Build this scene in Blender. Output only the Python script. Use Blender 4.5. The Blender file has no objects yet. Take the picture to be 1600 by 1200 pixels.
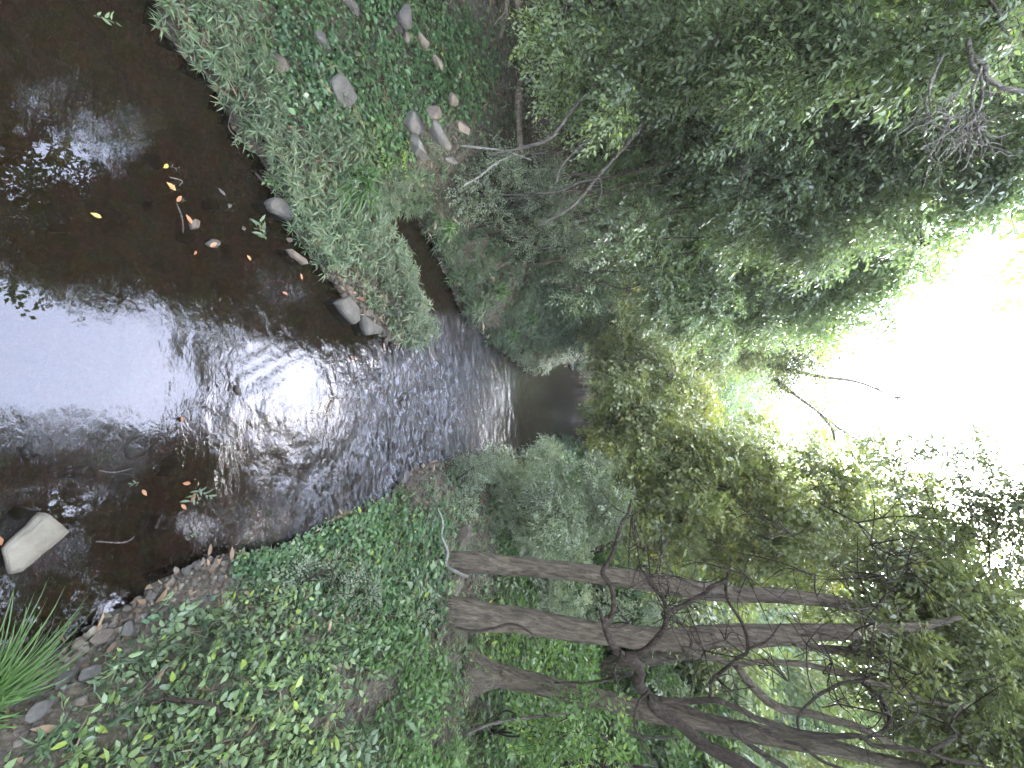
import bpy, math, random
import numpy as np
from mathutils import Matrix, Vector
rng = np.random.default_rng(11)
random.seed(11)
SC = bpy.context.scene
COL = SC.collection

# ------------------------------------------------------------------ camera
F = 640.0                       # focal length in pixels of the 1600 px wide photograph
PITCH = math.radians(18.2)
H = 2.6
CP, SP = math.cos(PITCH), math.sin(PITCH)
cam = bpy.data.objects.new('camera', bpy.data.cameras.new('camera'))
COL.objects.link(cam)
cam.data.sensor_width = 36.0
cam.data.lens = 36.0 * F / 1600.0
cam.data.clip_start = 0.05
cam.data.clip_end = 2000
# the phone was held on its side: the world's up points to the right of the picture
fx, ux, rx = Vector((0, CP, -SP)), Vector((0, SP, CP)), Vector((1, 0, 0))
M = Matrix.Identity(4)
for i in range(3):
    M[i][0] = ux[i]; M[i][1] = -rx[i]; M[i][2] = -fx[i]
M[2][3] = H
cam.matrix_world = M
SC.camera = cam

# ------------------------------------------------------------------ sky and light
w = bpy.data.worlds.new('World'); SC.world = w; w.use_nodes = True
nt = w.node_tree; nt.nodes.clear()
out = nt.nodes.new('ShaderNodeOutputWorld'); bg = nt.nodes.new('ShaderNodeBackground')
sky = nt.nodes.new('ShaderNodeTexSky'); sky.sky_type = 'NISHITA'; sky.sun_disc = False
SUN_EL, SUN_AZ = math.radians(38), math.radians(20)
sky.sun_elevation = SUN_EL; sky.sun_rotation = SUN_AZ
sky.air_density = 1.0; sky.dust_density = 1.5; sky.ozone_density = 1.0
tc = nt.nodes.new('ShaderNodeTexCoord')
cl = nt.nodes.new('ShaderNodeTexNoise'); cl.inputs['Scale'].default_value = 1.6; cl.inputs['Detail'].default_value = 5
cr = nt.nodes.new('ShaderNodeMapRange')
cr.inputs['From Min'].default_value = 0.35; cr.inputs['From Max'].default_value = 0.7
cr.inputs['To Min'].default_value = 0.5; cr.inputs['To Max'].default_value = 0.66
mx = nt.nodes.new('ShaderNodeMix'); mx.data_type = 'RGBA'
mx.inputs[7].default_value = (5.0, 5.25, 6.6, 1)          # thin high cloud
nt.links.new(tc.outputs['Generated'], cl.inputs['Vector'])
nt.links.new(cl.outputs['Fac'], cr.inputs['Value'])
nt.links.new(cr.outputs['Result'], mx.inputs[0])
nt.links.new(sky.outputs['Color'], mx.inputs[6])
nt.links.new(mx.outputs[2], bg.inputs['Color'])
bg.inputs['Strength'].default_value = 0.15
nt.links.new(bg.outputs[0], out.inputs['Surface'])
sl = bpy.data.lights.new('sun', 'SUN'); sl.energy = 0.5; sl.angle = math.radians(25); sl.color = (1, .95, .86)
so = bpy.data.objects.new('sun', sl); COL.objects.link(so)
so.rotation_euler = Vector((math.sin(SUN_AZ)*math.cos(SUN_EL), math.cos(SUN_AZ)*math.cos(SUN_EL), math.sin(SUN_EL))).to_track_quat('Z', 'Y').to_euler()
SC.view_settings.view_transform = 'Standard'; SC.view_settings.look = 'None'
SC.view_settings.gamma = 1.0; SC.view_settings.use_curve_mapping = False
SC.view_settings.exposure = 5.1
SC.render.engine = 'CYCLES'
cy = SC.cycles
cy.max_bounces = 8; cy.diffuse_bounces = 6; cy.glossy_bounces = 3; cy.transmission_bounces = 4; cy.transparent_max_bounces = 8
cy.sample_clamp_indirect = 12; cy.use_denoising = True

# ------------------------------------------------------------------ helpers
def ray(x, y):
    r, u = (y - 600.0) / F, (x - 800.0) / F
    return np.array([r, CP + u * SP, -SP + u * CP])
def Q(x, y, Y):                          # point seen at (x, y) at the distance Y down the creek
    d = ray(x, y); return np.array([0, 0, H]) + d * (Y / d[1])
def QZ(x, y, z=0.0):                     # point seen at (x, y) at height z
    d = ray(x, y); return np.array([0, 0, H]) + d * ((z - H) / d[2])
def tdepth(x, Y): return Y / ray(x, 600)[1]
def nrm(a): return a / (np.linalg.norm(a, axis=-1, keepdims=True) + 1e-12)

def mesh_of(name, V, T=None, Qd=None, tint=None, mat=None, smooth=False):
    V = np.asarray(V, dtype=np.float32)
    T = np.zeros((0, 3), np.int32) if T is None or len(T) == 0 else np.asarray(T, np.int32)
    Qd = np.zeros((0, 4), np.int32) if Qd is None or len(Qd) == 0 else np.asarray(Qd, np.int32)
    me = bpy.data.meshes.new(name)
    me.vertices.add(len(V)); me.vertices.foreach_set('co', V.ravel())
    idx = np.concatenate([T.ravel(), Qd.ravel()]); me.loops.add(len(idx)); me.loops.foreach_set('vertex_index', idx)
    n = len(T) + len(Qd); me.polygons.add(n)
    st = np.concatenate([np.arange(len(T)) * 3, len(T) * 3 + np.arange(len(Qd)) * 4]).astype(np.int32)
    me.polygons.foreach_set('loop_start', st)
    if smooth: me.polygons.foreach_set('use_smooth', np.ones(n, bool))
    if tint is not None:
        a = me.attributes.new('tint', 'FLOAT', 'POINT'); a.data.foreach_set('value', np.asarray(tint, np.float32))
    if mat: me.materials.append(mat)
    me.update(calc_edges=True)
    return me
def link(name, data, parent=None, label=None, cat=None, group=None, kind=None, loc=None, rot=None):
    o = bpy.data.objects.new(name, data); COL.objects.link(o)
    if parent is not None: o.parent = parent
    if loc is not None: o.location = [float(c) for c in loc]
    if rot is not None: o.rotation_euler = [float(c) for c in rot]
    if label: o['label'] = label
    if cat: o['category'] = cat
    if group: o['group'] = group
    if kind: o['kind'] = kind
    return o

# value noise in numpy
_perm = rng.random((64, 64, 64)).astype(np.float32)
def vnoise(p):
    p = np.asarray(p, float); i = np.floor(p).astype(int); f = p - i; f = f * f * (3 - 2 * f)
    r = 0
    for a in (0, 1):
        for b in (0, 1):
            for c in (0, 1):
                wgt = (f[..., 0] if a else 1 - f[..., 0]) * (f[..., 1] if b else 1 - f[..., 1]) * (f[..., 2] if c else 1 - f[..., 2])
                r = r + wgt * _perm[(i[..., 0] + a) % 64, (i[..., 1] + b) % 64, (i[..., 2] + c) % 64]
    return r * 2 - 1
def fbm(p, o=4):
    p = np.asarray(p, float); s, a = 0, 1.0
    for k in range(o): s = s + a * vnoise(p * 2 ** k + 17.3 * k); a *= .5
    return s

class Buf:                              # collects geometry for one mesh
    def __init__(s): s.V, s.T, s.Q, s.t, s.n = [], [], [], [], 0
    def add(s, V, T=None, Qd=None, tint=0.5):
        V = np.asarray(V, float)
        if T is not None and len(T): s.T.append(np.asarray(T) + s.n)
        if Qd is not None and len(Qd): s.Q.append(np.asarray(Qd) + s.n)
        s.V.append(V); s.t.append(np.broadcast_to(np.asarray(tint, float), (len(V),))); s.n += len(V)
    def mesh(s, name, mat, smooth=False, origin=None):
        V = np.concatenate(s.V)
        if origin is not None: V = V - np.asarray(origin)
        return mesh_of(name, V, np.concatenate(s.T) if s.T else None, np.concatenate(s.Q) if s.Q else None, np.concatenate(s.t), mat, smooth)

def spline(P, step=6):
    P = np.asarray(P, float)
    if len(P) < 3:
        k = np.linspace(0, 1, step)[:, None]; return P[0] * (1 - k) + P[-1] * k
    E = np.vstack([2 * P[0] - P[1], P, 2 * P[-1] - P[-2]]); o = []
    for i in range(1, len(E) - 2):
        for k in np.linspace(0, 1, step, endpoint=False):
            a, b, c, d = E[i - 1], E[i], E[i + 1], E[i + 2]
            o.append(.5 * (2 * b + (c - a) * k + (2 * a - 5 * b + 4 * c - d) * k * k + (-a + 3 * b - 3 * c + d) * k ** 3))
    o.append(P[-1]); return np.array(o)
def tube(B, P, R, sides=8, step=6, rough=0.0, ridge=0.0, smoothit=True, tint=0.5):
    P = np.asarray(P, float); R = np.asarray(R, float) * np.ones(len(P))
    if smoothit:
        S = spline(P, step); R = np.interp(np.linspace(0, len(P) - 1, len(S)), np.arange(len(P)), R)
    else: S = P
    D = nrm(np.gradient(S, axis=0)); up = np.array([.13, .31, .94])
    A = nrm(np.cross(D, up)); Bn = np.cross(D, A)
    th = np.linspace(0, 2 * np.pi, sides, endpoint=False)
    ring = np.cos(th)[None, :, None] * A[:, None] + np.sin(th)[None, :, None] * Bn[:, None]
    rr = R[:, None]
    if ridge: rr = rr * (1 + ridge * np.abs(fbm(ring * 5.0 + S[:, None] * np.array([1, 1, 2.2]) + 31, 3)))
    if rough: rr = rr * (1 + rough * fbm(np.concatenate([ring * 1.7, ], -1) + S[:, None] * np.array([2, 2, 3.]), 3))
    V = (S[:, None] + ring * (rr[..., None] if (rough or ridge) else rr[:, :, None])).reshape(-1, 3)
    n = len(S); i = np.arange(n - 1)[:, None] * sides; j = np.arange(sides)[None]; j2 = (j + 1) % sides
    Qd = np.stack([i + j, i + j2, i + sides + j2, i + sides + j], -1).reshape(-1, 4)
    c = len(V); V = np.vstack([V, S[-1] + D[-1] * R[-1] * .6, S[0]])
    jj = np.arange(sides)
    T = np.vstack([np.stack([(n - 1) * sides + jj, (n - 1) * sides + (jj + 1) % sides, np.full(sides, c)], -1),
                   np.stack([(jj + 1) % sides, jj, np.full(sides, c + 1)], -1)])
    B.add(V, T, Qd, tint)

def leaves(B, P, D, N, L, W, tint, droop=.12, simple=False):
    """many leaves: base P, direction D, face normal N, length L, width W"""
    n = len(P)
    if n == 0: return
    D = nrm(D); S = nrm(np.cross(D, N)); N = np.cross(S, D)
    L = np.broadcast_to(L, (n,))[:, None]; W = np.broadcast_to(W, (n,))[:, None]
    tint = np.broadcast_to(tint, (n,))
    if simple:
        V = np.stack([P, P + D * L * .45 + S * W * .5 + N * W * .12, P + D * L - N * L * droop, P + D * L * .45 - S * W * .5 + N * W * .12], 1).reshape(-1, 3)
        B.add(V, None, np.arange(n)[:, None] * 4 + np.array([[0, 1, 2, 3]]), np.repeat(tint, 4))
    else:
        dist_ = np.linalg.norm(P - np.array([0, 0, H]), axis=1); fr_ = dist_ > 5.8
        if fr_.any():
            leaves(B, P[fr_], D[fr_], N[fr_], L[fr_, 0], W[fr_, 0], tint[fr_], droop, True)
            k_ = ~fr_; P, D, S, N, L, W, tint = P[k_], D[k_], S[k_], N[k_], L[k_], W[k_], tint[k_]; n = len(P)
            if n == 0: return
        near = np.linalg.norm(P - np.array([0, 0, H]), axis=1) < 3.5
        if near.any():                  # rounder leaves with a midrib where they are seen close
            p, d, sv, nn, l, w_ = P[near], D[near], S[near], N[near], L[near], W[near]; up_ = nn * w_ * .15
            V = np.stack([p, p + d * l * .24 + sv * w_ * .42 + up_, p + d * l * .6 + sv * w_ * .44 + up_ - nn * l * droop * .3, p + d * l - nn * l * droop,
                          p + d * l * .6 - sv * w_ * .44 + up_ - nn * l * droop * .3, p + d * l * .24 - sv * w_ * .42 + up_, p + d * l * .26, p + d * l * .62 - nn * l * droop * .35], 1).reshape(-1, 3)
            T = np.array([[0, 1, 6], [0, 6, 5], [3, 7, 2], [3, 4, 7]]); q_ = np.array([[6, 1, 2, 7], [5, 6, 7, 4]]); m_ = len(p); ii = np.arange(m_)[:, None, None] * 8
            B.add(V, (ii + T[None]).reshape(-1, 3), (ii + q_[None]).reshape(-1, 4), np.repeat(tint[near], 8))
            k_ = ~near; P, D, S, N, L, W, tint = P[k_], D[k_], S[k_], N[k_], L[k_], W[k_], tint[k_]; n = len(P)
            if n == 0: return
        V = np.stack([P, P + D * L * .42 + S * W * .5 + N * W * .16, P + D * L * .48, P + D * L * .42 - S * W * .5 + N * W * .16, P + D * L - N * L * droop], 1).reshape(-1, 3)
        T = np.array([[0, 1, 2], [0, 2, 3], [2, 1, 4], [3, 2, 4]])
        B.add(V, (np.arange(n)[:, None, None] * 5 + T[None]).reshape(-1, 3), None, np.repeat(tint, 5))

def sprays(B, TW, C, D, length, nl, L, W, tint, simple=False, hang=.35, twig=.0022, spread=1.0):
    """twigs at C heading D, each carrying nl alternate leaves"""
    n = len(C)
    if n == 0: return
    D = nrm(D); length = np.broadcast_to(length, (n,))
    S = nrm(np.cross(D, rng.normal(size=(n, 3)) * .5 + np.array([0, 0, 1])))
    U = np.cross(S, D)
    k = (np.arange(nl) + .4) / nl
    P = C[:, None] + D[:, None] * (length[:, None] * k[None])[..., None]
    P[..., 2] -= hang * length[:, None] * k[None] ** 2
    sg = np.where(np.arange(nl) % 2, 1, -1)[None, :, None]
    DD = D[:, None] * (.55 + .5 * k[None, :, None]) + S[:, None] * sg * spread + rng.normal(size=(n, nl, 3)) * .28
    DD[..., 2] -= .25
    NN = U[:, None] + rng.normal(size=(n, nl, 3)) * .45
    tt = (np.broadcast_to(tint, (n,))[:, None] + rng.normal(size=(n, nl)) * .10)
    LL = L * (.6 + .6 * rng.random((n, nl)))
    leaves(B, P.reshape(-1, 3), DD.reshape(-1, 3), NN.reshape(-1, 3), LL.ravel(), (LL * W / L).ravel(), np.clip(tt.ravel(), 0, 1), simple=simple)
    kt = np.linalg.norm(C - np.array([0, 0, H]), axis=1) < 6.2
    if TW is not None and kt.any():
        C, P, S, U = C[kt], P[kt], S[kt], U[kt]; n = len(C); e = P[:, -1]; m = P[:, nl // 2]
        for a, b, in ((C, m), (m, e)):
            R = twig; s1 = S * R; u1 = U * R
            V = np.stack([a + s1, a - s1 * .5 + u1 * .87, a - s1 * .5 - u1 * .87, b + s1 * .7, b - s1 * .35 + u1 * .6, b - s1 * .35 - u1 * .6], 1).reshape(-1, 3)
            q = np.array([[0, 1, 4, 3], [1, 2, 5, 4], [2, 0, 3, 5]])
            TW.add(V, None, (np.arange(n)[:, None, None] * 6 + q[None]).reshape(-1, 4), .5)

# ------------------------------------------------------------------ materials
def mat(name):
    m = bpy.data.materials.new(name); m.use_nodes = True; m.node_tree.nodes.clear()
    o = m.node_tree.nodes.new('ShaderNodeOutputMaterial')
    return m, m.node_tree, o
def nd(nt, t, **kw):
    n = nt.nodes.new(t)
    for k, v in kw.items():
        if k.startswith('i_'): n.inputs[k[2:].replace('_', ' ')].default_value = v
        else: setattr(n, k, v)
    return n
def ramp(nt, src, stops):
    r = nt.nodes.new('ShaderNodeValToRGB'); e = r.color_ramp.elements
    e[0].position, e[0].color = stops[0][0], (*stops[0][1], 1); e[1].position, e[1].color = stops[-1][0], (*stops[-1][1], 1)
    for p, c in stops[1:-1]:
        q = e.new(p); q.color = (*c, 1)
    nt.links.new(src, r.inputs['Fac']); return r.outputs['Color']
def noise(nt, scale, detail=4, vec=None, rough=.55, dist=0):
    n = nd(nt, 'ShaderNodeTexNoise'); n.inputs['Scale'].default_value = scale; n.inputs['Detail'].default_value = detail
    n.inputs['Roughness'].default_value = rough; n.inputs['Distortion'].default_value = dist
    if vec is not None: nt.links.new(vec, n.inputs['Vector'])
    return n.outputs['Fac']
def mixc(nt, fac, a, b, blend='MIX'):
    m = nd(nt, 'ShaderNodeMix', data_type='RGBA', blend_type=blend)
    if isinstance(fac, float): m.inputs[0].default_value = fac
    else: nt.links.new(fac, m.inputs[0])
    for s, v in ((6, a), (7, b)):
        if isinstance(v, tuple): m.inputs[s].default_value = (*v, 1)
        else: nt.links.new(v, m.inputs[s])
    return m.outputs[2]
def leaf_mat(name, stops, rough=.42, trans=.35, spec=.5, tcol=1.5):
    m, nt, o = mat(name)
    a = nd(nt, 'ShaderNodeAttribute', attribute_name='tint')
    c = ramp(nt, a.outputs['Fac'], stops)
    g = nd(nt, 'ShaderNodeNewGeometry')
    v = noise(nt, 1.3, 3, g.outputs['Position'])
    mr = nd(nt, 'ShaderNodeMapRange'); mr.inputs['From Min'].default_value = .35; mr.inputs['From Max'].default_value = .65
    mr.inputs['To Min'].default_value = .78; mr.inputs['To Max'].default_value = 1.2
    nt.links.new(v, mr.inputs['Value'])
    hs = nd(nt, 'ShaderNodeHueSaturation'); nt.links.new(mr.outputs[0], hs.inputs['Value']); nt.links.new(c, hs.inputs['Color'])
    c = hs.outputs[0]
    p = nd(nt, 'ShaderNodeBsdfPrincipled'); nt.links.new(c, p.inputs['Base Color'])
    p.inputs['Roughness'].default_value = rough; p.inputs['Specular IOR Level'].default_value = spec
    t = nd(nt, 'ShaderNodeBsdfTranslucent')
    nt.links.new(mixc(nt, 1.0, c, (tcol * .95, tcol * 1.02, tcol * .72), 'MULTIPLY'), t.inputs['Color'])
    x = nd(nt, 'ShaderNodeMixShader'); x.inputs[0].default_value = trans
    nt.links.new(p.outputs[0], x.inputs[1]); nt.links.new(t.outputs[0], x.inputs[2]); nt.links.new(x.outputs[0], o.inputs['Surface'])
    return m
LM = {
 'cool':  leaf_mat('leaf_cool',  [(0, (.068, .095, .055)), (.45, (.135, .185, .10)), (.8, (.20, .265, .11)), (1, (.32, .40, .07))], rough=.38, trans=.38, spec=.6),
 'blue':  leaf_mat('leaf_blue',  [(0, (.10, .125, .08)), (.5, (.185, .215, .14)), (1, (.27, .31, .19))], rough=.45, trans=.4),
 'warm':  leaf_mat('leaf_warm',  [(0, (.075, .09, .04)), (.45, (.155, .18, .07)), (.8, (.215, .235, .075)), (1, (.35, .31, .055))], trans=.34),
 'lime':  leaf_mat('leaf_lime',  [(0, (.045, .08, .025)), (.5, (.08, .145, .04)), (.85, (.135, .215, .06)), (1, (.24, .31, .05))], trans=.4),
 'cover': leaf_mat('leaf_cover', [(0, (.028, .055, .026)), (.5, (.065, .125, .05)), (1, (.13, .205, .07))], rough=.5, trans=.3),
 'grass': leaf_mat('leaf_grass', [(0, (.03, .045, .022)), (.5, (.065, .10, .05)), (.9, (.12, .165, .075)), (1, (.24, .2, .12))], rough=.5, trans=.3),
 'tuft':  leaf_mat('leaf_tuft', [(0, (.03, .07, .015)), (.5, (.07, .14, .03)), (1, (.13, .2, .05))], rough=.5, trans=.3),
 'dry':   leaf_mat('leaf_dry',   [(0, (.07, .045, .025)), (.5, (.16, .10, .05)), (1, (.30, .22, .13))], rough=.7, trans=.15, tcol=1.0),
 'orange': leaf_mat('leaf_orange', [(0, (.16, .05, .02)), (.5, (.26, .11, .03)), (1, (.32, .24, .05))], rough=.5, trans=.15, tcol=1.0),
}
def bark_mat(name, c0, c1, c2, scale=1.0):
    m, nt, o = mat(name)
    t = nd(nt, 'ShaderNodeTexCoord'); mp = nd(nt, 'ShaderNodeMapping'); mp.inputs['Scale'].default_value = (1, 1, .22)
    nt.links.new(t.outputs['Object'], mp.inputs['Vector'])
    n1 = noise(nt, 34 * scale, 6, mp.outputs[0], .65, .6); n2 = noise(nt, 3.5 * scale, 4, t.outputs['Object'])
    vo = nd(nt, 'ShaderNodeTexVoronoi', feature='DISTANCE_TO_EDGE'); vo.inputs['Scale'].default_value = 26 * scale
    nt.links.new(mp.outputs[0], vo.inputs['Vector'])
    c = mixc(nt, n2, ramp(nt, n1, [(.3, c0), (.62, c1)]), ramp(nt, n1, [(.3, c0), (.7, c2)]))
    p = nd(nt, 'ShaderNodeBsdfPrincipled', i_Roughness=.85); p.inputs['Specular IOR Level'].default_value = .25
    nt.links.new(c, p.inputs['Base Color'])
    ad = nd(nt, 'ShaderNodeMath', operation='ADD'); nt.links.new(n1, ad.inputs[0]); nt.links.new(vo.outputs['Distance'], ad.inputs[1])
    b = nd(nt, 'ShaderNodeBump', i_Strength=1.0, i_Distance=.035); nt.links.new(ad.outputs[0], b.inputs['Height']); nt.links.new(b.outputs[0], p.inputs['Normal'])
    nt.links.new(p.outputs[0], o.inputs['Surface']); return m
BARK = bark_mat('bark_brown', (.032, .025, .016), (.135, .107, .072), (.205, .17, .125))
BARKD = bark_mat('bark_dark', (.015, .011, .007), (.05, .036, .024), (.08, .060, .042), 1.4)
BARKG = bark_mat('bark_grey', (.045, .037, .03), (.14, .12, .098), (.21, .185, .155), 1.6)
BARKW = bark_mat('bark_pale', (.14, .13, .105), (.34, .31, .27), (.46, .43, .38), 2.2)
def wetline(nt, c, g, z0, z1, k):             # darker where the water wets it
    sx = nd(nt, 'ShaderNodeSeparateXYZ'); nt.links.new(g.outputs['Position'], sx.inputs[0])
    wm = nd(nt, 'ShaderNodeMapRange'); wm.inputs['From Min'].default_value = z0; wm.inputs['From Max'].default_value = z1; wm.inputs['To Min'].default_value = 1; wm.inputs['To Max'].default_value = 0
    nt.links.new(sx.outputs['Z'], wm.inputs['Value'])
    return mixc(nt, wm.outputs[0], c, mixc(nt, 1.0, c, (k, k * .95, k * .85), 'MULTIPLY'))
def stone_mat(name, c0, c1, c2, wet=False):
    m, nt, o = mat(name)
    t = nd(nt, 'ShaderNodeTexCoord'); oi = nd(nt, 'ShaderNodeObjectInfo')
    n1 = noise(nt, 9, 8, t.outputs['Object'], .7); n2 = noise(nt, 60, 5, t.outputs['Object'], .7); n3 = noise(nt, 3.0, 4, t.outputs['Object'])
    c = mixc(nt, n3, ramp(nt, n1, [(.3, c0), (.65, c1)]), ramp(nt, n1, [(.35, c1), (.7, c2)]))
    hs = nd(nt, 'ShaderNodeHueSaturation'); nt.links.new(c, hs.inputs['Color'])
    mr = nd(nt, 'ShaderNodeMapRange'); mr.inputs['To Min'].default_value = .7; mr.inputs['To Max'].default_value = 1.25
    nt.links.new(oi.outputs['Random'], mr.inputs['Value']); nt.links.new(mr.outputs[0], hs.inputs['Value'])
    p = nd(nt, 'ShaderNodeBsdfPrincipled', i_Roughness=.35 if wet else .85); gg = nd(nt, 'ShaderNodeNewGeometry'); nt.links.new(wetline(nt, hs.outputs[0], gg, .008, .035, .38), p.inputs['Base Color'])
    ad = nd(nt, 'ShaderNodeMath', operation='ADD'); nt.links.new(n1, ad.inputs[0]); nt.links.new(n2, ad.inputs[1])
    b = nd(nt, 'ShaderNodeBump', i_Strength=.55, i_Distance=.012); nt.links.new(ad.outputs[0], b.inputs['Height']); nt.links.new(b.outputs[0], p.inputs['Normal'])
    nt.links.new(p.outputs[0], o.inputs['Surface']); return m
STG = stone_mat('stone_grey', (.028, .026, .02), (.058, .053, .042), (.105, .095, .077))
STT = stone_mat('stone_tan', (.04, .031, .021), (.085, .066, .046), (.15, .12, .085))
STW = stone_mat('stone_wet', (.035, .03, .028), (.08, .07, .065), (.14, .125, .11), True)
STB = stone_mat('stone_submerged', (.09, .05, .025), (.2, .115, .055), (.3, .19, .1))
STS = stone_mat('stone_sandy', (.075, .064, .042), (.15, .132, .095), (.215, .19, .145))

# ground: soil with litter, clay and fine roots
GM, nt, o = mat('soil')
g = nd(nt, 'ShaderNodeNewGeometry')
n1 = noise(nt, 3.0, 8, g.outputs['Position'], .65); n2 = noise(nt, 40, 6, g.outputs['Position'], .75); n3 = noise(nt, .7, 3, g.outputs['Position'])
vo = nd(nt, 'ShaderNodeTexVoronoi'); vo.inputs['Scale'].default_value = 34; nt.links.new(g.outputs['Position'], vo.inputs['Vector'])
c = mixc(nt, n3, ramp(nt, n2, [(.3, (.022, .018, .012)), (.5, (.065, .05, .032)), (.72, (.15, .12, .082))]), ramp(nt, n2, [(.3, (.05, .045, .025)), (.7, (.16, .13, .08))]))
c = mixc(nt, .07, c, vo.outputs['Color'], 'SOFT_LIGHT')
c = wetline(nt, c, g, .03, .12, .35)
p = nd(nt, 'ShaderNodeBsdfPrincipled', i_Roughness=.9); nt.links.new(c, p.inputs['Base Color'])
ad = nd(nt, 'ShaderNodeMath', operation='ADD'); nt.links.new(n2, ad.inputs[0]); nt.links.new(vo.outputs['Distance'], ad.inputs[1])
b = nd(nt, 'ShaderNodeBump', i_Strength=.8, i_Distance=.03); nt.links.new(ad.outputs[0], b.inputs['Height']); nt.links.new(b.outputs[0], p.inputs['Normal'])
nt.links.new(p.outputs[0], o.inputs['Surface'])
# creek bed: brown silt, orange stones, algae
BM, nt, o = mat('creek_bed_silt')
g = nd(nt, 'ShaderNodeNewGeometry')
n1 = noise(nt, 2.2, 6, g.outputs['Position'], .65, .4); n2 = noise(nt, 30, 6, g.outputs['Position'], .75)
vo = nd(nt, 'ShaderNodeTexVoronoi'); vo.inputs['Scale'].default_value = 13; vo.inputs['Randomness'].default_value = 1; nt.links.new(g.outputs['Position'], vo.inputs['Vector'])
c = mixc(nt, n1, (.10, .085, .045), ramp(nt, n2, [(.3, (.035, .026, .018)), (.52, (.14, .098, .055)), (.7, (.32, .22, .125))]))
c = mixc(nt, .3, c, vo.outputs['Color'], 'SOFT_LIGHT')
p = nd(nt, 'ShaderNodeBsdfPrincipled', i_Roughness=.9); nt.links.new(c, p.inputs['Base Color'])
b = nd(nt, 'ShaderNodeBump', i_Strength=.8, i_Distance=.03); nt.links.new(n2, b.inputs['Height']); nt.links.new(b.outputs[0], p.inputs['Normal'])
nt.links.new(p.outputs[0], o.inputs['Surface'])
# water: fresnel reflection over a brown, see-through body
WM, nt, o = mat('creek_water')
g = nd(nt, 'ShaderNodeNewGeometry'); at = nd(nt, 'ShaderNodeAttribute', attribute_name='tint')
mp = nd(nt, 'ShaderNodeMapping'); mp.inputs['Scale'].default_value = (1.0, 1.5, 1); nt.links.new(g.outputs['Position'], mp.inputs['Vector'])
a1 = noise(nt, 13, 3, mp.outputs[0], .5, .9); a2 = noise(nt, 34, 3, mp.outputs[0], .55, .6); a3 = noise(nt, 5, 2, mp.outputs[0], .5, .3)
def mth(op, a, b_):
    m_ = nd(nt, 'ShaderNodeMath', operation=op)
    for i_, v_ in ((0, a), (1, b_)):
        if isinstance(v_, (int, float)): m_.inputs[i_].default_value = v_
        else: nt.links.new(v_, m_.inputs[i_])
    return m_.outputs[0]
hgt = mth('ADD', mth('ADD', mth('MULTIPLY', a1, .019), mth('MULTIPLY', a2, .0055)), mth('MULTIPLY', a3, .035))
hgt = mth('MULTIPLY', hgt, at.outputs['Fac'])
b = nd(nt, 'ShaderNodeBump', i_Strength=1.0, i_Distance=1.0); nt.links.new(hgt, b.inputs['Height'])
fr = nd(nt, 'ShaderNodeFresnel', i_IOR=1.42); nt.links.new(b.outputs[0], fr.inputs['Normal'])
gl = nd(nt, 'ShaderNodeBsdfGlossy', i_Roughness=.004); gl.inputs['Color'].default_value = (.93, .95, 1, 1); nt.links.new(b.outputs[0], gl.inputs['Normal'])
tr = nd(nt, 'ShaderNodeBsdfTransparent'); tr.inputs['Color'].default_value = (.31, .255, .185, 1)
df = nd(nt, 'ShaderNodeBsdfDiffuse'); df.inputs['Color'].default_value = (.035, .028, .02, 1)
x0 = nd(nt, 'ShaderNodeMixShader'); x0.inputs[0].default_value = .10; nt.links.new(tr.outputs[0], x0.inputs[1]); nt.links.new(df.outputs[0], x0.inputs[2])
x1 = nd(nt, 'ShaderNodeMixShader'); nt.links.new(fr.outputs[0], x1.inputs[0]); nt.links.new(x0.outputs[0], x1.inputs[1]); nt.links.new(gl.outputs[0], x1.inputs[2])
fo = nd(nt, 'ShaderNodeBsdfDiffuse'); fo.inputs['Color'].default_value = (.42, .42, .45, 1)   # air bubbles in the fast water, pale colour also painting the riffle's bright sheen
fm = nd(nt, 'ShaderNodeMapRange'); fm.inputs['From Min'].default_value = .42; fm.inputs['From Max'].default_value = .72; fm.inputs['To Max'].default_value = .30; nt.links.new(a1, fm.inputs['Value'])
fk = nd(nt, 'ShaderNodeMapRange'); fk.inputs['From Min'].default_value = .3; fk.inputs['From Max'].default_value = .9; nt.links.new(at.outputs['Fac'], fk.inputs['Value'])
x2 = nd(nt, 'ShaderNodeMixShader'); nt.links.new(mth('MULTIPLY', fm.outputs[0], fk.outputs[0]), x2.inputs[0]); nt.links.new(x1.outputs[0], x2.inputs[1]); nt.links.new(fo.outputs[0], x2.inputs[2])
nt.links.new(x2.outputs[0], o.inputs['Surface'])

# ------------------------------------------------------------------ terrain
BANK_L = [(215, -80), (250, 50), (330, 130), (365, 200), (415, 262), (445, 345), (500, 420), (545, 478), (600, 532), (640, 545), (668, 520), (655, 480),
          (634, 440), (616, 385), (588, 352), (612, 328), (645, 333), (670, 372), (699, 440), (720, 490), (760, 530), (800, 562), (832, 582), (850, 572), (875, 560), (900, 575), (912, 600), (920, 640)]
BANK_R = [(918, 690), (900, 700), (880, 682), (850, 686), (820, 702), (790, 706), (740, 706), (690, 718), (640, 730), (610, 770), (560, 792), (480, 830), (430, 852),
          (370, 862), (310, 872), (250, 905), (180, 955), (100, 1008), (50, 1032)]
poly = np.array([(-3.2, -30), (-2.6, -3)] + [tuple(QZ(x, y)[:2]) for x, y in BANK_L] + [tuple(QZ(x, y)[:2]) for x, y in BANK_R] + [(1.5, -.2), (1.9, -3), (3, -30)])
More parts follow.
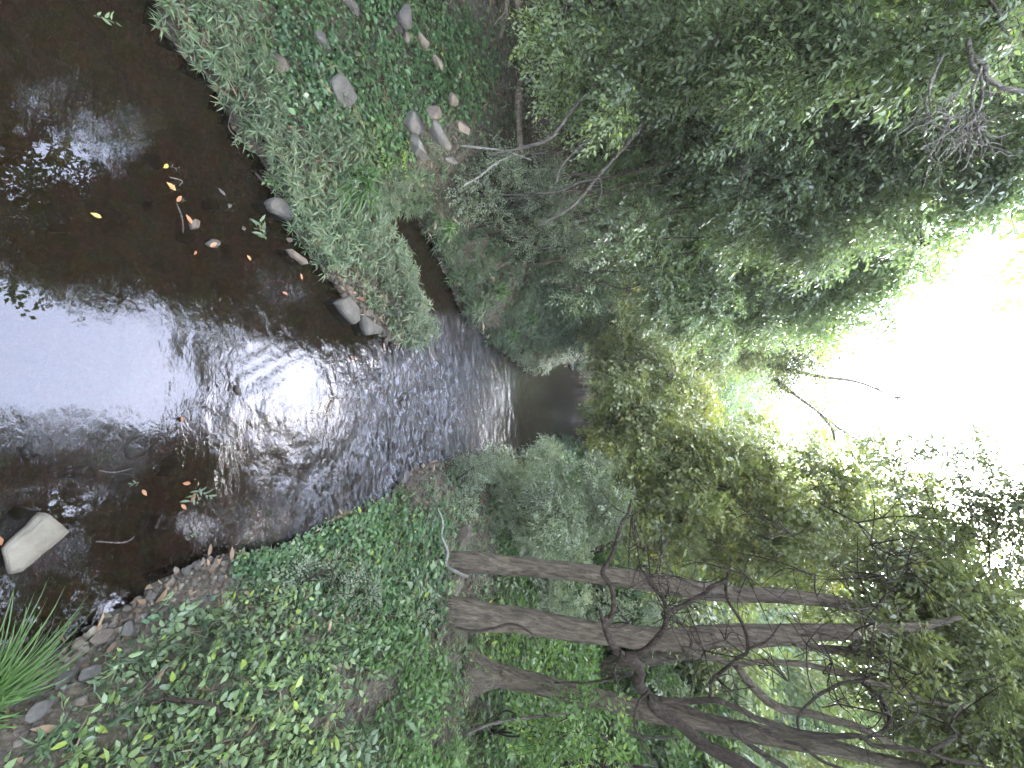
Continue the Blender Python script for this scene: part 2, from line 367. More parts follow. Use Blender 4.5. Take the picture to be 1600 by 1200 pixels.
def sdist(P):                           # signed distance to the water outline, negative in the water
    a = poly; b2 = np.roll(poly, -1, 0)
    best = np.full(len(P), 1e9); inside = np.zeros(len(P), bool)
    for i in range(len(a)):
        e = b2[i] - a[i]; wv = P - a[i]
        tt = np.clip((wv @ e) / (e @ e), 0, 1); best = np.minimum(best, np.hypot(*(wv - tt[:, None] * e).T))
        c1 = (a[i, 1] > P[:, 1]) != (b2[i, 1] > P[:, 1])
        with np.errstate(divide='ignore', invalid='ignore'):
            xx = e[0] * (P[:, 1] - a[i, 1]) / e[1] + a[i, 0]
        inside ^= c1 & (P[:, 0] < xx)
    return np.where(inside, -best, best)
CTRL = [(500, 100, .22), (450, 20, .25), (600, 50, .55), (700, 100, .8), (740, 30, .95), (640, 230, .45), (720, 230, .75), (760, 300, .7), (800, 400, .7), (850, 480, .6),
        (560, 290, .15), (600, 430, .1), (640, 490, .08), (470, 230, .1), (700, 400, .2), (780, 490, .3), (880, 500, .6), (400, 130, .1),
        (400, 900, .18), (300, 960, .2), (200, 1020, .16), (100, 1100, .28), (500, 1000, .62), (400, 1100, .62), (250, 1150, .5), (600, 1180, .85), (680, 1000, .85), (680, 1190, .92),
        (600, 850, .38), (680, 850, .52), (695, 880, .52), (690, 960, .7), (730, 1055, .72), (715, 1120, .62), (800, 1000, .95), (800, 1170, 1.0), (880, 1050, 1.4), (780, 800, .4), (700, 760, .2), (900, 760, .5)]
CW = [tuple(QZ(x, y, z)[:2]) + (z,) for x, y, z in CTRL]
CW += [(-6, 4, 1.2), (-7, 8, 1.3), (-4.5, 0, 1.1), (-5, -4, 1.2), (-5, 12, 1.3), (-8, 20, 1.8), (0, 26, .8), (-3, 30, 1.0), (4, 18, .9), (8, 12, 1.7), (8, 5, 1.6), (4, 0, 1.0), (5, -5, 1.2), (10, 25, 2), (-20, 0, 3), (20, 0, 3), (-20, 40, 3), (20, 40, 3), (0, 60, 3), (-15, -30, 3), (15, -30, 3)]
CW = np.array(CW)
def _phi(r): return np.where(r > 1e-9, r * r * np.log(r + 1e-12), 0)
_n = len(CW); _K = _phi(np.hypot(CW[:, None, 0] - CW[None, :, 0], CW[:, None, 1] - CW[None, :, 1])) + np.eye(_n) * .02
_Pm = np.hstack([np.ones((_n, 1)), CW[:, :2]])
_sol = np.linalg.solve(np.block([[_K, _Pm], [_Pm.T, np.zeros((3, 3))]]), np.concatenate([CW[:, 2], np.zeros(3)]))
def height(P):
    P = np.atleast_2d(P); o_ = np.zeros(len(P))
    for s in range(0, len(P), 40000):
        p = P[s:s + 40000]; pc = np.clip(p, [-22, -32], [22, 62])
        k = _phi(np.hypot(pc[:, None, 0] - CW[None, :, 0], pc[:, None, 1] - CW[None, :, 1]))
        z = k @ _sol[:_n] + _sol[_n] + pc @ _sol[_n + 1:]
        d = sdist(p); d1 = np.clip(d / .35, 0, 1); sm = d1 * d1 * (3 - 2 * d1)
        up = .03 + np.clip(z, .04, 4) * sm * np.clip(.35 + d, 0, 1) ** .4
        q = np.concatenate([p, np.zeros((len(p), 1))], 1)
        up = up + (fbm(q * 1.9, 4) * .05 + fbm(q * 7, 2) * .015) * np.clip(d * 2, 0, 1)
        far = np.clip((np.hypot(*p.T) - 30) / 60, 0, 1.5); up = up + far * 3
        dn = -.30 * np.clip(-d / .6, 0, 1) ** .7 - .02 + fbm(q * 2.6, 3) * .03 * np.clip(-d * 3, 0, 1)
        o_[s:s + 40000] = np.where(d > 0, up, np.minimum(dn, -.015 + .0 * dn))
    return o_
def H1(x, y): return float(height(np.array([[x, y]]))[0])
def gaxis(c, near, far, lo, hi, st):
    a = np.arange(lo, hi + 1e-6, st); k = np.cumsum(np.geomspace(st, far, near))
    return np.concatenate([(lo - k)[::-1], a, hi + k])
gx = gaxis(0, 34, 40, -6.5, 6.5, .06); gy = gaxis(0, 34, 40, .2, 13, .06)
def grid(gx, gy):
    X, Y = np.meshgrid(gx, gy); P = np.stack([X.ravel(), Y.ravel()], 1); nx = len(gx)
    i = (np.arange(len(gy) - 1)[:, None] * nx + np.arange(nx - 1)[None]).ravel()
    return P, np.stack([i, i + 1, i + nx + 1, i + nx], 1)
P, Qf = grid(gx, gy); Z = height(P)
dd = sdist(P[Qf].mean(1)); V = np.column_stack([P, Z])
land = dd > -.02
link('ground', mesh_of('ground', V, None, Qf[land], np.zeros(len(V)), GM, True), kind='structure')
link('creek_bed', mesh_of('creek_bed', V, None, Qf[~land], np.zeros(len(V)), BM, True), kind='structure')

# water surface with riffles
RC = [(0, 500, 0.0), (130, 560, 0), (260, 600, .01), (340, 560, .05), (350, 700, .16), (300, 740, .05), (400, 560, .05), (470, 600, .04), (440, 700, .25), (520, 560, .15), (520, 640, .25), (560, 620, .8), (480, 720, .45), (450, 780, .5),
      (500, 780, .8), (400, 440, .14), (380, 520, .14), (340, 480, .08), (420, 650, .2), (320, 640, .14), (520, 480, .01), (560, 500, .02), (480, 420, .01), (580, 560, .4), (600, 600, 1), (640, 600, 1), (600, 700, 1.1), (680, 600, 1), (700, 660, 1), (680, 540, .8), (740, 600, .8), (720, 480, .35), (750, 680, .7),
      (790, 640, .3), (820, 620, .12), (860, 620, .12), (900, 640, .1), (650, 400, .02), (680, 430, .05), (100, 300, 0.0), (300, 300, .01), (400, 300, .01), (100, 800, .01), (300, 850, .03), (200, 900, .01), (60, 950, .01), (10, 930, .05), (400, 830, .35), (560, 770, .7)]
RP = np.array([tuple(QZ(a, b_)[:2]) + (v,) for a, b_, v in RC] + [(0, 30, .1), (0, -5, 0), (-2, 0, 0), (1, 0, 0)])
def riff(P):
    k = np.log1p(P[:, 1].clip(-1, 40) + 1.2)
    kr = np.log1p(RP[:, 1].clip(-1, 40) + 1.2)
    w_ = 1 / ((((P[:, None, 0] - RP[None, :, 0]) / (P[:, None, 1].clip(0, 40) + 1.5)) ** 2 + (k[:, None] - kr[None]) ** 2) + 2e-4) ** 1.6
    return (w_ @ RP[:, 2]) / w_.sum(1)
wx = gaxis(0, 14, 6, -3.2, 2.6, .025); wy = gaxis(0, 18, 8, .6, 9.5, .025)
P, Qf = grid(wx, wy)
keep = sdist(P[Qf].mean(1)) < .12
Qf = Qf[keep]; us = np.unique(Qf); rm = np.full(len(P), -1); rm[us] = np.arange(len(us)); P = P[us]; Qf = rm[Qf]
R_ = np.clip(riff(P) - .008, 0, 2)
q3 = np.column_stack([P * np.array([3.4, 5.0]), np.full(len(P), .7)])
q3[:, :2] += .5 * np.column_stack([vnoise(q3 * .7), vnoise(q3 * .7 + 9)])
zz = R_ * (np.abs(vnoise(q3)) * .030 + vnoise(q3 * 2.3) * .014)
rk = QZ(372, 610)[:2]                    # V of ripples round the small rock
rel = P - rk; dist = np.hypot(*rel.T)
ang = np.abs(rel[:, 0]) - .55 * np.maximum(rel[:, 1] + .05, 0)
wk = np.sin(ang * 62) * np.exp(-(ang / .16) ** 2) * np.clip(rel[:, 1] * 6 + .4, 0, 1) * np.exp(-np.maximum(rel[:, 1], 0) / .75)
zz = zz + wk * .0016 * (.6 + .8 * np.clip(vnoise(q3 * 1.1 + 3), 0, 1)) * np.where(rel[:, 0] < 0, 1, .5) + .0004 * np.sin(dist * 75) * np.exp(-dist / .2)
link('water', mesh_of('water', np.column_stack([P, zz]), None, Qf, R_, WM, True), kind='structure')

# ------------------------------------------------------------------ ground cover
def proj(P):
    v = P - np.array([0, 0, H]); t = v[:, 1] * CP - v[:, 2] * SP
    u_ = v[:, 1] * SP + v[:, 2] * CP; ts = np.where(np.abs(t) < .05, .05, t)
    return 800 + F * u_ / ts, 600 + F * v[:, 0] / ts, t
SEEDS = {
 'cover': [(430, 40), (480, 120), (520, 60), (600, 100), (650, 110), (720, 90), (580, 180), (700, 150), (560, 30), (480, 170), (610, 200),
           (560, 830), (620, 850), (650, 900), (500, 880), (440, 900), (560, 930), (640, 950), (480, 840)],
 'blade': [(240, 10), (330, 60), (380, 110), (420, 200), (460, 220), (520, 230), (560, 380), (600, 420), (620, 470), (500, 380), (690, 380), (740, 440), (800, 520), (470, 290), (640, 320),
           (350, 20), (660, 500), (700, 420), (780, 480), (840, 540), (900, 560), (430, 160), (760, 380), (560, 300), (430, 330)],
 'dry': [(770, 60), (770, 150), (745, 230), (670, 215), (800, 260), (840, 60), (720, 260), (720, 850), (715, 910), (700, 990), (630, 745), (720, 1100), (560, 1100), (500, 1130), (690, 1150), (600, 1060),
         (560, 455), (600, 500)],
 'lime': [(620, 1020), (650, 1080), (670, 1180), (800, 1150), (850, 1000), (860, 1160), (800, 1080), (780, 1000), (880, 900), (840, 880), (760, 1180), (600, 1180), (600, 1140), (900, 1080), (950, 1100), (580, 1000)],
 'shrub': [(330, 1010), (370, 1060), (420, 1000), (500, 1050), (420, 1120), (530, 980), (350, 1150), (270, 1100), (260, 1010), (450, 1150), (230, 1170), (400, 950), (520, 1180), (160, 1120), (200, 1050), (110, 1180), (250, 1000)],
 'gravel': [(100, 1050), (170, 990), (230, 950), (280, 900), (40, 1100), (30, 1170), (310, 885), (-40, 1150), (-60, 1250)],
}
SN = list(SEEDS); SP_ = np.array([p + (SN.index(k),) for k in SN for p in SEEDS[k]], float)
def zone_of(P, jitter=18):
    x, y, t = proj(P); x = x + rng.normal(size=len(x)) * jitter; y = y + rng.normal(size=len(x)) * jitter
    o_ = np.zeros(len(P), int)
    for s in range(0, len(P), 50000):
        d = (x[s:s+50000, None] - SP_[None, :, 0]) ** 2 + (y[s:s+50000, None] - SP_[None, :, 1]) ** 2
        o_[s:s+50000] = SP_[d.argmin(1), 2]
    return o_
def scatter(n, x0, x1, y0, y1, edge=0.0, tref=3.0, power=2.0):
    p = np.column_stack([rng.uniform(x0, x1, n), rng.uniform(y0, y1, n)])
    t = np.hypot(p[:, 0], p[:, 1]) ; acc = rng.random(n) < np.clip((tref / np.maximum(np.hypot(t, H), .1)) ** power, 0, 1)
    p = p[acc]; p = p[sdist(p) > edge]
    P = np.column_stack([p, height(p)])
    x, y, t = proj(P)
    inn = (t > .3) & (x > -250) & (x < 1250) & (y > -330) & (y < 1530)
    return P[inn], t[inn]
G, tG = scatter(1500000, -9, 9, .2, 20, -.03, 2.9)
zG = zone_of(G)
patch = fbm(G * np.array([1.3, 1.3, 1.3]), 3)
def rnd_dir(n, up=.5):
    a = rng.uniform(0, 2 * np.pi, n); return np.column_stack([np.cos(a), np.sin(a), np.full(n, up) + rng.normal(size=n) * .25])
bufs = {k: Buf() for k in ('cover', 'blade', 'lime', 'shrub', 'dry')}
def pick(mask, k): 
    i = np.flatnonzero(mask); return i[rng.random(len(i)) < k]
sc_t = np.clip(tG / 3.5, .8, 3.5)
def low_leaves(B, idx, n, L0, W0, hgt0, tint0, up=.15, nz=1.0):
    idx = np.asarray(idx)
    if not len(idx): return
    P0 = np.repeat(G[idx], n, 0); s = np.repeat(sc_t[idx] ** .8, n); m = len(P0)
    hh = hgt0 * (.3 + 1.0 * rng.random(m)) * s
    P0 = P0 + np.column_stack([rng.normal(size=m) * .03 * s, rng.normal(size=m) * .03 * s, hh])
    D = rnd_dir(m, up); N = np.column_stack([rng.normal(size=(m, 2)) * .5, np.full(m, nz)])
    tn = tint0 + rng.normal(size=m) * .17 + np.repeat(patch[idx], n) * .22 + (hh / s / max(hgt0, .01) - .8) * .12
    s = s * np.exp(rng.normal(size=m) * .28)
    leaves(B, P0, D, N, L0 * s * (.6 + .7 * rng.random(m)), W0 * s * (.7 + .5 * rng.random(m)), np.clip(tn, 0, 1), droop=.15)
zc = {k: zG == SN.index(k) for k in SN}
dG = sdist(G[:, :2])
print('ground points', len(G), {k: int(v.sum()) for k, v in zc.items()})
# small-leaved creeper
low_leaves(bufs['cover'], pick(zc['cover'] & (patch > -1.2) & (dG > .02), .9), 4, .036, .024, .07, .5)
low_leaves(bufs['cover'], pick((zc['lime'] | zc['shrub']) & (dG > .03), .15), 3, .03, .02, .05, .35)
low_leaves(bufs['cover'], pick((zc['dry']) & (dG > .1) & (patch > .1), .16), 3, .03, .02, .05, .4)
low_leaves(bufs['lime'], pick(zc['lime'] & (dG > .05), .62), 4, .05, .022, .09, .5, up=.5)
low_leaves(bufs['dry'], pick(zc['dry'] | zc['gravel'], .10), 1, .06, .022, .012, .5, up=0)
low_leaves(bufs['dry'], pick(~(zc['dry'] | zc['gravel']), .025), 1, .06, .02, .06, .6, up=.1)
# lanceolate rosettes hanging over the water
def rosettes(B, idx, n, L0, W0, hgt0, tint0, up=.45):
    P0 = np.repeat(G[idx], n, 0); s = np.repeat(sc_t[idx] ** .75, n); m = len(P0)
    P0 = P0 + np.array([0, 0, 1]) * (np.repeat(hgt0 * rng.random(len(idx)) * sc_t[idx] ** .75, n) + rng.random(m) * .03)[:, None]
    a = rng.uniform(0, 2 * np.pi, m); D = np.column_stack([np.cos(a), np.sin(a), rng.uniform(-.2, 1.0, m) * up * 2])
    N = np.column_stack([-np.cos(a) * .4, -np.sin(a) * .4, np.ones(m)]) + rng.normal(size=(m, 3)) * .2
    tn = tint0 + rng.normal(size=m) * .16 + np.repeat(patch[idx], n) * .22
    leaves(B, P0, D, N, L0 * s * (.55 + .7 * rng.random(m)), W0 * s, np.clip(tn, 0, 1), droop=.35)
rosettes(bufs['blade'], pick(zc['blade'] & (dG > -.03) & (patch > -.55), .22), 11, .085, .0105, .13, .52)
low_leaves(bufs['cover'], pick(zc['blade'] & (dG > .03), .25), 3, .03, .018, .03, .35)
rosettes(bufs['blade'], pick((zc['lime'] | zc['shrub']) & (dG > .05), .07), 7, .10, .010, .06, .5, .8)
rosettes(bufs['blade'], pick((zc['dry']) & (dG > .1), .02), 6, .09, .009, .05, .8, .6)
ex = bufs['blade']
rosettes(bufs['dry'], pick((tG < 7) & (dG > .05) & (zc['blade'] | zc['shrub'] | zc['cover'] | zc['lime']), .022), 4, .15, .004, .05, .75, .5)
rosettes(bufs['blade'], pick((zc['cover'] | zc['shrub']) & (vnoise(G * 2.3 + 7) > .15) & (dG > .02), .10), 7, .075, .008, .10, .6, .7)
low_leaves(bufs['shrub'], pick(zc['cover'] & (vnoise(G * 1.7 + 40) > .2), .12), 2, .05, .034, .12, .5)
low_leaves(bufs['cover'], pick(zc['shrub'] | (zc['gravel'] & (dG > .2)), .2), 3, .022, .016, .05, .5)
# leafy stems on the near right bank
def stems(idx, h0, nl, L, W, kind, tint, simple=False):
    B = bufs[kind]; s = sc_t[idx] ** .6
    D = np.column_stack([rng.normal(size=(len(idx), 2)) * .55, np.ones(len(idx))])
    sprays(B, TWB, G[idx], D, h0 * s * (.5 + rng.random(len(idx))), nl, L, W, tint + patch[idx] * .25, simple=simple, hang=.15)
TWB = Buf()
stems(pick(zc['shrub'] & (dG > .10), .13), .20, 9, .05, .026, 'shrub', .6)
low_leaves(bufs['shrub'], pick(zc['shrub'] & (dG > .1), .12), 3, .042, .022, .10, .6)
low_leaves(bufs['lime'], pick(zc['shrub'] & (dG > .1), .025), 3, .045, .022, .16, .9)
low_leaves(bufs['lime'], pick(zc['cover'] & (G[:, 0] > 0), .1), 3, .034, .022, .09, .7)
stems(pick(zc['gravel'] & (dG > .10) & (patch > .1), .012), .12, 6, .045, .024, 'shrub', .6)
stems(pick(zc['lime'] & (tG > 4), .03), .3, 8, .08, .035, 'lime', .5)
stems(pick(zc['blade'] & (tG > 5), .03), .22, 8, .06, .016, 'shrub', .45)
stems(pick(zc['cover'] & (dG > .1), .004), .16, 7, .045, .022, 'lime', .7)
link('creeping_groundcover', bufs['cover'].mesh('creeping_groundcover', LM['cover']), label='dense small-leaved green creeper carpeting both creek banks', cat='groundcover', kind='stuff')
link('bank_grass', bufs['blade'].mesh('bank_grass', LM['grass']), label='pale green narrow-leaved grass fringing the water edge', cat='grass', kind='stuff')
link('ground_herbs', bufs['lime'].mesh('ground_herbs', LM['lime']), label='bright lime green herbs covering the terrace around the tree bases', cat='undergrowth', kind='stuff')
link('leafy_undergrowth', bufs['shrub'].mesh('leafy_undergrowth', LM['cool']), label='mixed leafy seedlings and stems on the near right bank', cat='undergrowth', kind='stuff')
link('leaf_litter', bufs['dry'].mesh('leaf_litter', LM['dry']), label='brown fallen leaves lying over the bare bank soil', cat='leaf litter', kind='stuff')
link('seedling_stems', TWB.mesh('seedling_stems', BARKD), label='thin brown stems of the seedlings on the banks', cat='undergrowth', kind='stuff')

# ------------------------------------------------------------------ trees
def blob_sprays(B, TW, c, r, t, Lw, W, nl, tint, k, hang, simple, axis=None, sq=(1, 1, .85), outl=None, sub=None):
    """fill an uneven ellipsoid with sub-clumps of sprays; returns the sub-clump centres"""
    rpx = r * F / t; leafpx = max(Lw * F / t, 1.2); one = .36 * leafpx * (W / Lw * leafpx)
    n_leaf = k * math.pi * rpx * rpx / max(one, 1.5); ns = int(np.clip(n_leaf / nl, 12, 9000))
    nsub = sub or int(np.clip(8 + r * 9, 7, 40))
    q = nrm(rng.normal(size=(nsub, 3))) * (rng.random((nsub, 1)) ** .42) * r * .85 * np.array(sq)
    cc = c + q; rs = r * rng.uniform(.22, .46, nsub)
    wgt = rs ** 2; wi = rng.choice(nsub, ns, p=wgt / wgt.sum())
    dirs = nrm(rng.normal(size=(ns, 3))); rad = rng.random(ns) ** .5
    P0 = cc[wi] + dirs * (rad * rs[wi])[:, None] * np.array([1, 1, .8])
    D = dirs + nrm(P0 - c) * .6 + rng.normal(size=(ns, 3)) * .3; D[:, 2] -= hang
    if axis is not None: D = D + np.asarray(axis)
    tn = tint + (rng.normal(size=nsub) * .12)[wi] + (P0[:, 2] - c[2]) / r * .06
    sprays(B, TW, P0, D, Lw * nl * .42 * (.7 + .6 * rng.random(ns)), nl, Lw, W, np.clip(tn, 0, 1), simple=simple, hang=.25)
    return cc
def limb(B, a, b, r0, r1, wob=.12, sides=6, n=5):
    L = np.linalg.norm(b - a); k = np.linspace(0, 1, n)[:, None]
    Pm = a * (1 - k) + b * k + rng.normal(size=(n, 3)) * wob * L * np.sin(k * np.pi)
    Pm[:, 2] += (np.sin(k * np.pi) * .10 * L)[:, 0]
    tube(B, Pm, np.linspace(r0, r1, n), sides, 2)
    return Pm
def tree(name, label, trunks, blobs, lm, bark=BARK, L=.07, W=.028, nl=9, k=3.0, tint=.5, hang=.3, group=None, simple=False, cat='tree', twigs=True, r_limb=.03, extra=None, trunk_sides=14, sub=None, axis=None):
    """trunks: [(points, radii)] in the world; blobs: [(centre, radius, depth, density, tint)]"""
    org = np.asarray(trunks[0][0][0], float)
    root = link(name, None, label=label, cat=cat, group=group, loc=org)
    tpts = []
    for i, (tp, tr) in enumerate(trunks):
        B = Buf(); tp = np.asarray(tp, float); big = bark is BARK and max(tr) > .08; tube(B, tp, tr, 48 if big else (trunk_sides if max(tr) > .05 else 8), 18 if big else 8, rough=.10, ridge=.16 if big else 0)
        link('trunk' if i == 0 else 'limb', B.mesh('trunk', bark, True, org), root); tpts.append(spline(tp, 8))
    T_ = np.concatenate(tpts); BR = Buf(); CR = Buf(); TW = Buf() if twigs else None
    if extra:
        for ep, er in extra:
            EB = Buf(); tube(EB, np.asarray(ep), er, 8, 6, rough=.06); link('stem' if cat == 'shrub' else 'limb', EB.mesh('stem', bark, True, org), root)
    for bl in blobs:
        c, r, t = np.asarray(bl[0], float), bl[1], bl[2]; kk = bl[3] if len(bl) > 3 else 1.0; ti = bl[4] if len(bl) > 4 else 0.0
        cc = blob_sprays(CR, TW, c, r, t, L, W, nl, tint + ti, k * kk, hang, simple, sub=sub, axis=axis)
        cand = T_[T_[:, 2] < c[2] + .2] if (T_[:, 2] < c[2] + .2).any() else T_
        a = cand[np.linalg.norm(cand - c, axis=1).argmin()]
        rr = r_limb * min(1.6, .5 + r * .5)
        if np.linalg.norm(a - c) > .1: limb(BR, a, c, rr, rr * .5)
        for q in cc: limb(BR, c, q, rr * .4, rr * .12, .12, 4, 4)
    if BR.n: link('branches', BR.mesh('branches', bark, True, org), root, kind='stuff')
    if CR.n: link('foliage', CR.mesh('foliage', LM[lm], False, org), root)
    if False: pass
    if TW is not None and TW.n: link('twigs', TW.mesh('twigs', bark, False, org), root, kind='stuff')
    return root
def B_(x, y, Y, rp, k=1.0, ti=0.0):     # a blob seen at (x, y), distance Y, radius in photo pixels
    t = tdepth(x, Y); return (Q(x, y, Y), rp * t / F, t, k, ti)
def TR(pts, Y0, Y1, wpx, base_z=None):
    n = len(pts); Ys = np.linspace(Y0, Y1, n); P_ = np.array([Q(x, y, Y) for (x, y), Y in zip(pts, Ys)])
    R_ = np.array([wp / 2 * tdepth(x, Y) / F for wp, (x, y), Y in zip(np.interp(np.linspace(0, 1, n), np.linspace(0, 1, len(wpx)), wpx), pts, Ys)])
    return P_, R_

# --- the three big trunks on the right bank
p1, r1 = TR([(684, 882), (705, 880), (760, 879), (800, 884), (870, 890), (933, 898), (1000, 908), (1060, 918), (1130, 927), (1200, 929), (1290, 938), (1360, 952), (1420, 956)], 3.85, 4.3, [42, 31, 26, 24, 24, 24, 24, 24, 22, 21, 17, 13, 9])
t1 = tree('creek_tree', 'slender straight brown trunk closest to the water on the right bank', [(p1, r1)],
     [B_(1395, 925, 4.6, 60, .5), B_(1300, 880, 5.0, 70, .4), B_(1480, 900, 4.6, 90, .8)], 'warm', L=.058, W=.03, k=3.4, tint=.5, r_limb=.018)
p2, r2 = TR([(672, 955), (695, 958), (740, 962), (800, 966), (867, 978), (933, 989), (1000, 996), (1067, 998), (1133, 992), (1200, 989), (1290, 987), (1380, 985), (1440, 978), (1500, 965)], 3.45, 3.9, [58, 46, 42, 34, 30, 29, 30, 30, 27, 24, 22, 18, 11, 5])
f1 = TR([(1110, 1003), (1180, 1004), (1233, 1003), (1283, 1013), (1360, 1021), (1420, 1040), (1500, 1060)], 3.7, 4.2, [12, 14, 13, 13, 12, 8, 5])
f2 = TR([(1330, 1012), (1345, 1002), (1360, 990), (1400, 992), (1460, 1000), (1530, 1010)], 3.78, 4.2, [9, 10, 9, 8, 6, 4])
f3 = TR([(1030, 985), (1045, 975), (1035, 965), (1042, 950)], 3.6, 3.2, [10, 9, 7, 5])
g1 = TR([(1066, 1013), (1090, 1024), (1120, 1030), (1150, 1038), (1177, 1035)] + [(1200 + a / 3, 800 + b / 3) for a, b in [(0, 700), (100, 708), (200, 720), (370, 760), (460, 790), (550, 812), (640, 850), (700, 868), (800, 895), (870, 905)]], 3.62, 3.9, [9, 9, 9, 8, 8, 8, 8, 9, 9, 9, 10, 9, 8, 6, 4])
g2 = TR([(1150, 1040), (1170, 1066), (1197, 1093)] + [(1200 + a / 3, 800 + b / 3) for a, b in [(50, 915), (100, 930), (200, 945), (300, 975), (400, 1000), (480, 1035), (560, 1075), (620, 1110)]], 3.66, 3.9, [9, 12, 13, 13, 12, 12, 11, 11, 10, 9, 6])
t2 = tree('creek_tree', 'thick fissured brown trunk standing in the middle of three on the right bank', [(p2, r2), f1, f2, g1, g2],
     [B_(1410, 985, 3.8, 45, 1), B_(1370, 1040, 3.95, 40, .8), B_(1450, 1000, 4.3, 90, .8), B_(1540, 1040, 4.2, 100, 1), B_(1430, 1080, 4.6, 70, .5)], 'warm', L=.058, W=.03, k=3.4, tint=.5, r_limb=.018)
p3, r3 = TR([(728, 1052), (745, 1052), (775, 1055), (800, 1060), (867, 1076), (933, 1091), (1000, 1108), (1050, 1118), (1133, 1136), (1200, 1150), (1300, 1168), (1367, 1185), (1450, 1200)], 3.97, 4.4, [80, 52, 30, 26, 25, 24, 24, 24, 23, 22, 20, 16, 10])
RB = Buf()
t3 = tree('creek_tree', 'leaning trunk with flared roots farthest to the right on the bank', [(p3, r3)],
     [B_(1480, 1150, 4.6, 90, .8), B_(1570, 1120, 4.4, 90, .8), B_(1400, 1190, 4.8, 60, .5)], 'warm', L=.058, W=.03, k=3.4, tint=.5, r_limb=.018)
for a_, b_ in (((745, 1048), (722, 1010)), ((742, 1058), (722, 1090)), ((735, 1052), (706, 1056)), ((748, 1045), (735, 1015))):
    e = Q(b_[0], b_[1], 3.95); e[2] = H1(e[0], e[1]) - .03; a3 = Q(a_[0], a_[1], 3.97); m3 = (a3 + e) / 2; m3[2] -= .03
    tube(RB, [a3 + np.array([0, 0, .05]), a3, m3, e], [.05, .06, .04, .02], 8, 6, rough=.1)
ob = link('root', RB.mesh('root', BARK, True, t3.location[:]), t3)
for tr_, cx, cy_, rr_ in ((t1, 705, 880, .10), (t2, 695, 958, .14)):
    c0 = Q(cx, cy_, 3.85 if tr_ is t1 else 3.46)
    for a_ in (-2.6, -1.9, -1.2, -.4, .5, 3.4):
        RB = Buf(); e = c0 + np.array([math.cos(a_), math.sin(a_), 0]) * rr_ * rng.uniform(3, 4.5); e[2] = H1(e[0], e[1]) - .02
        m3 = (c0 + e) / 2; m3[2] = max(H1(m3[0], m3[1]) + .02, (c0[2] + e[2]) / 2 - .05); m3 += rng.normal(size=3) * .015
        tube(RB, [c0 + np.array([0, 0, .06]), c0, m3, e], [rr_ * .6, rr_ * .55, rr_ * .3, rr_ * .1], 10, 8, rough=.15); link('root', RB.mesh('root', BARK, True, tr_.location[:]), tr_)

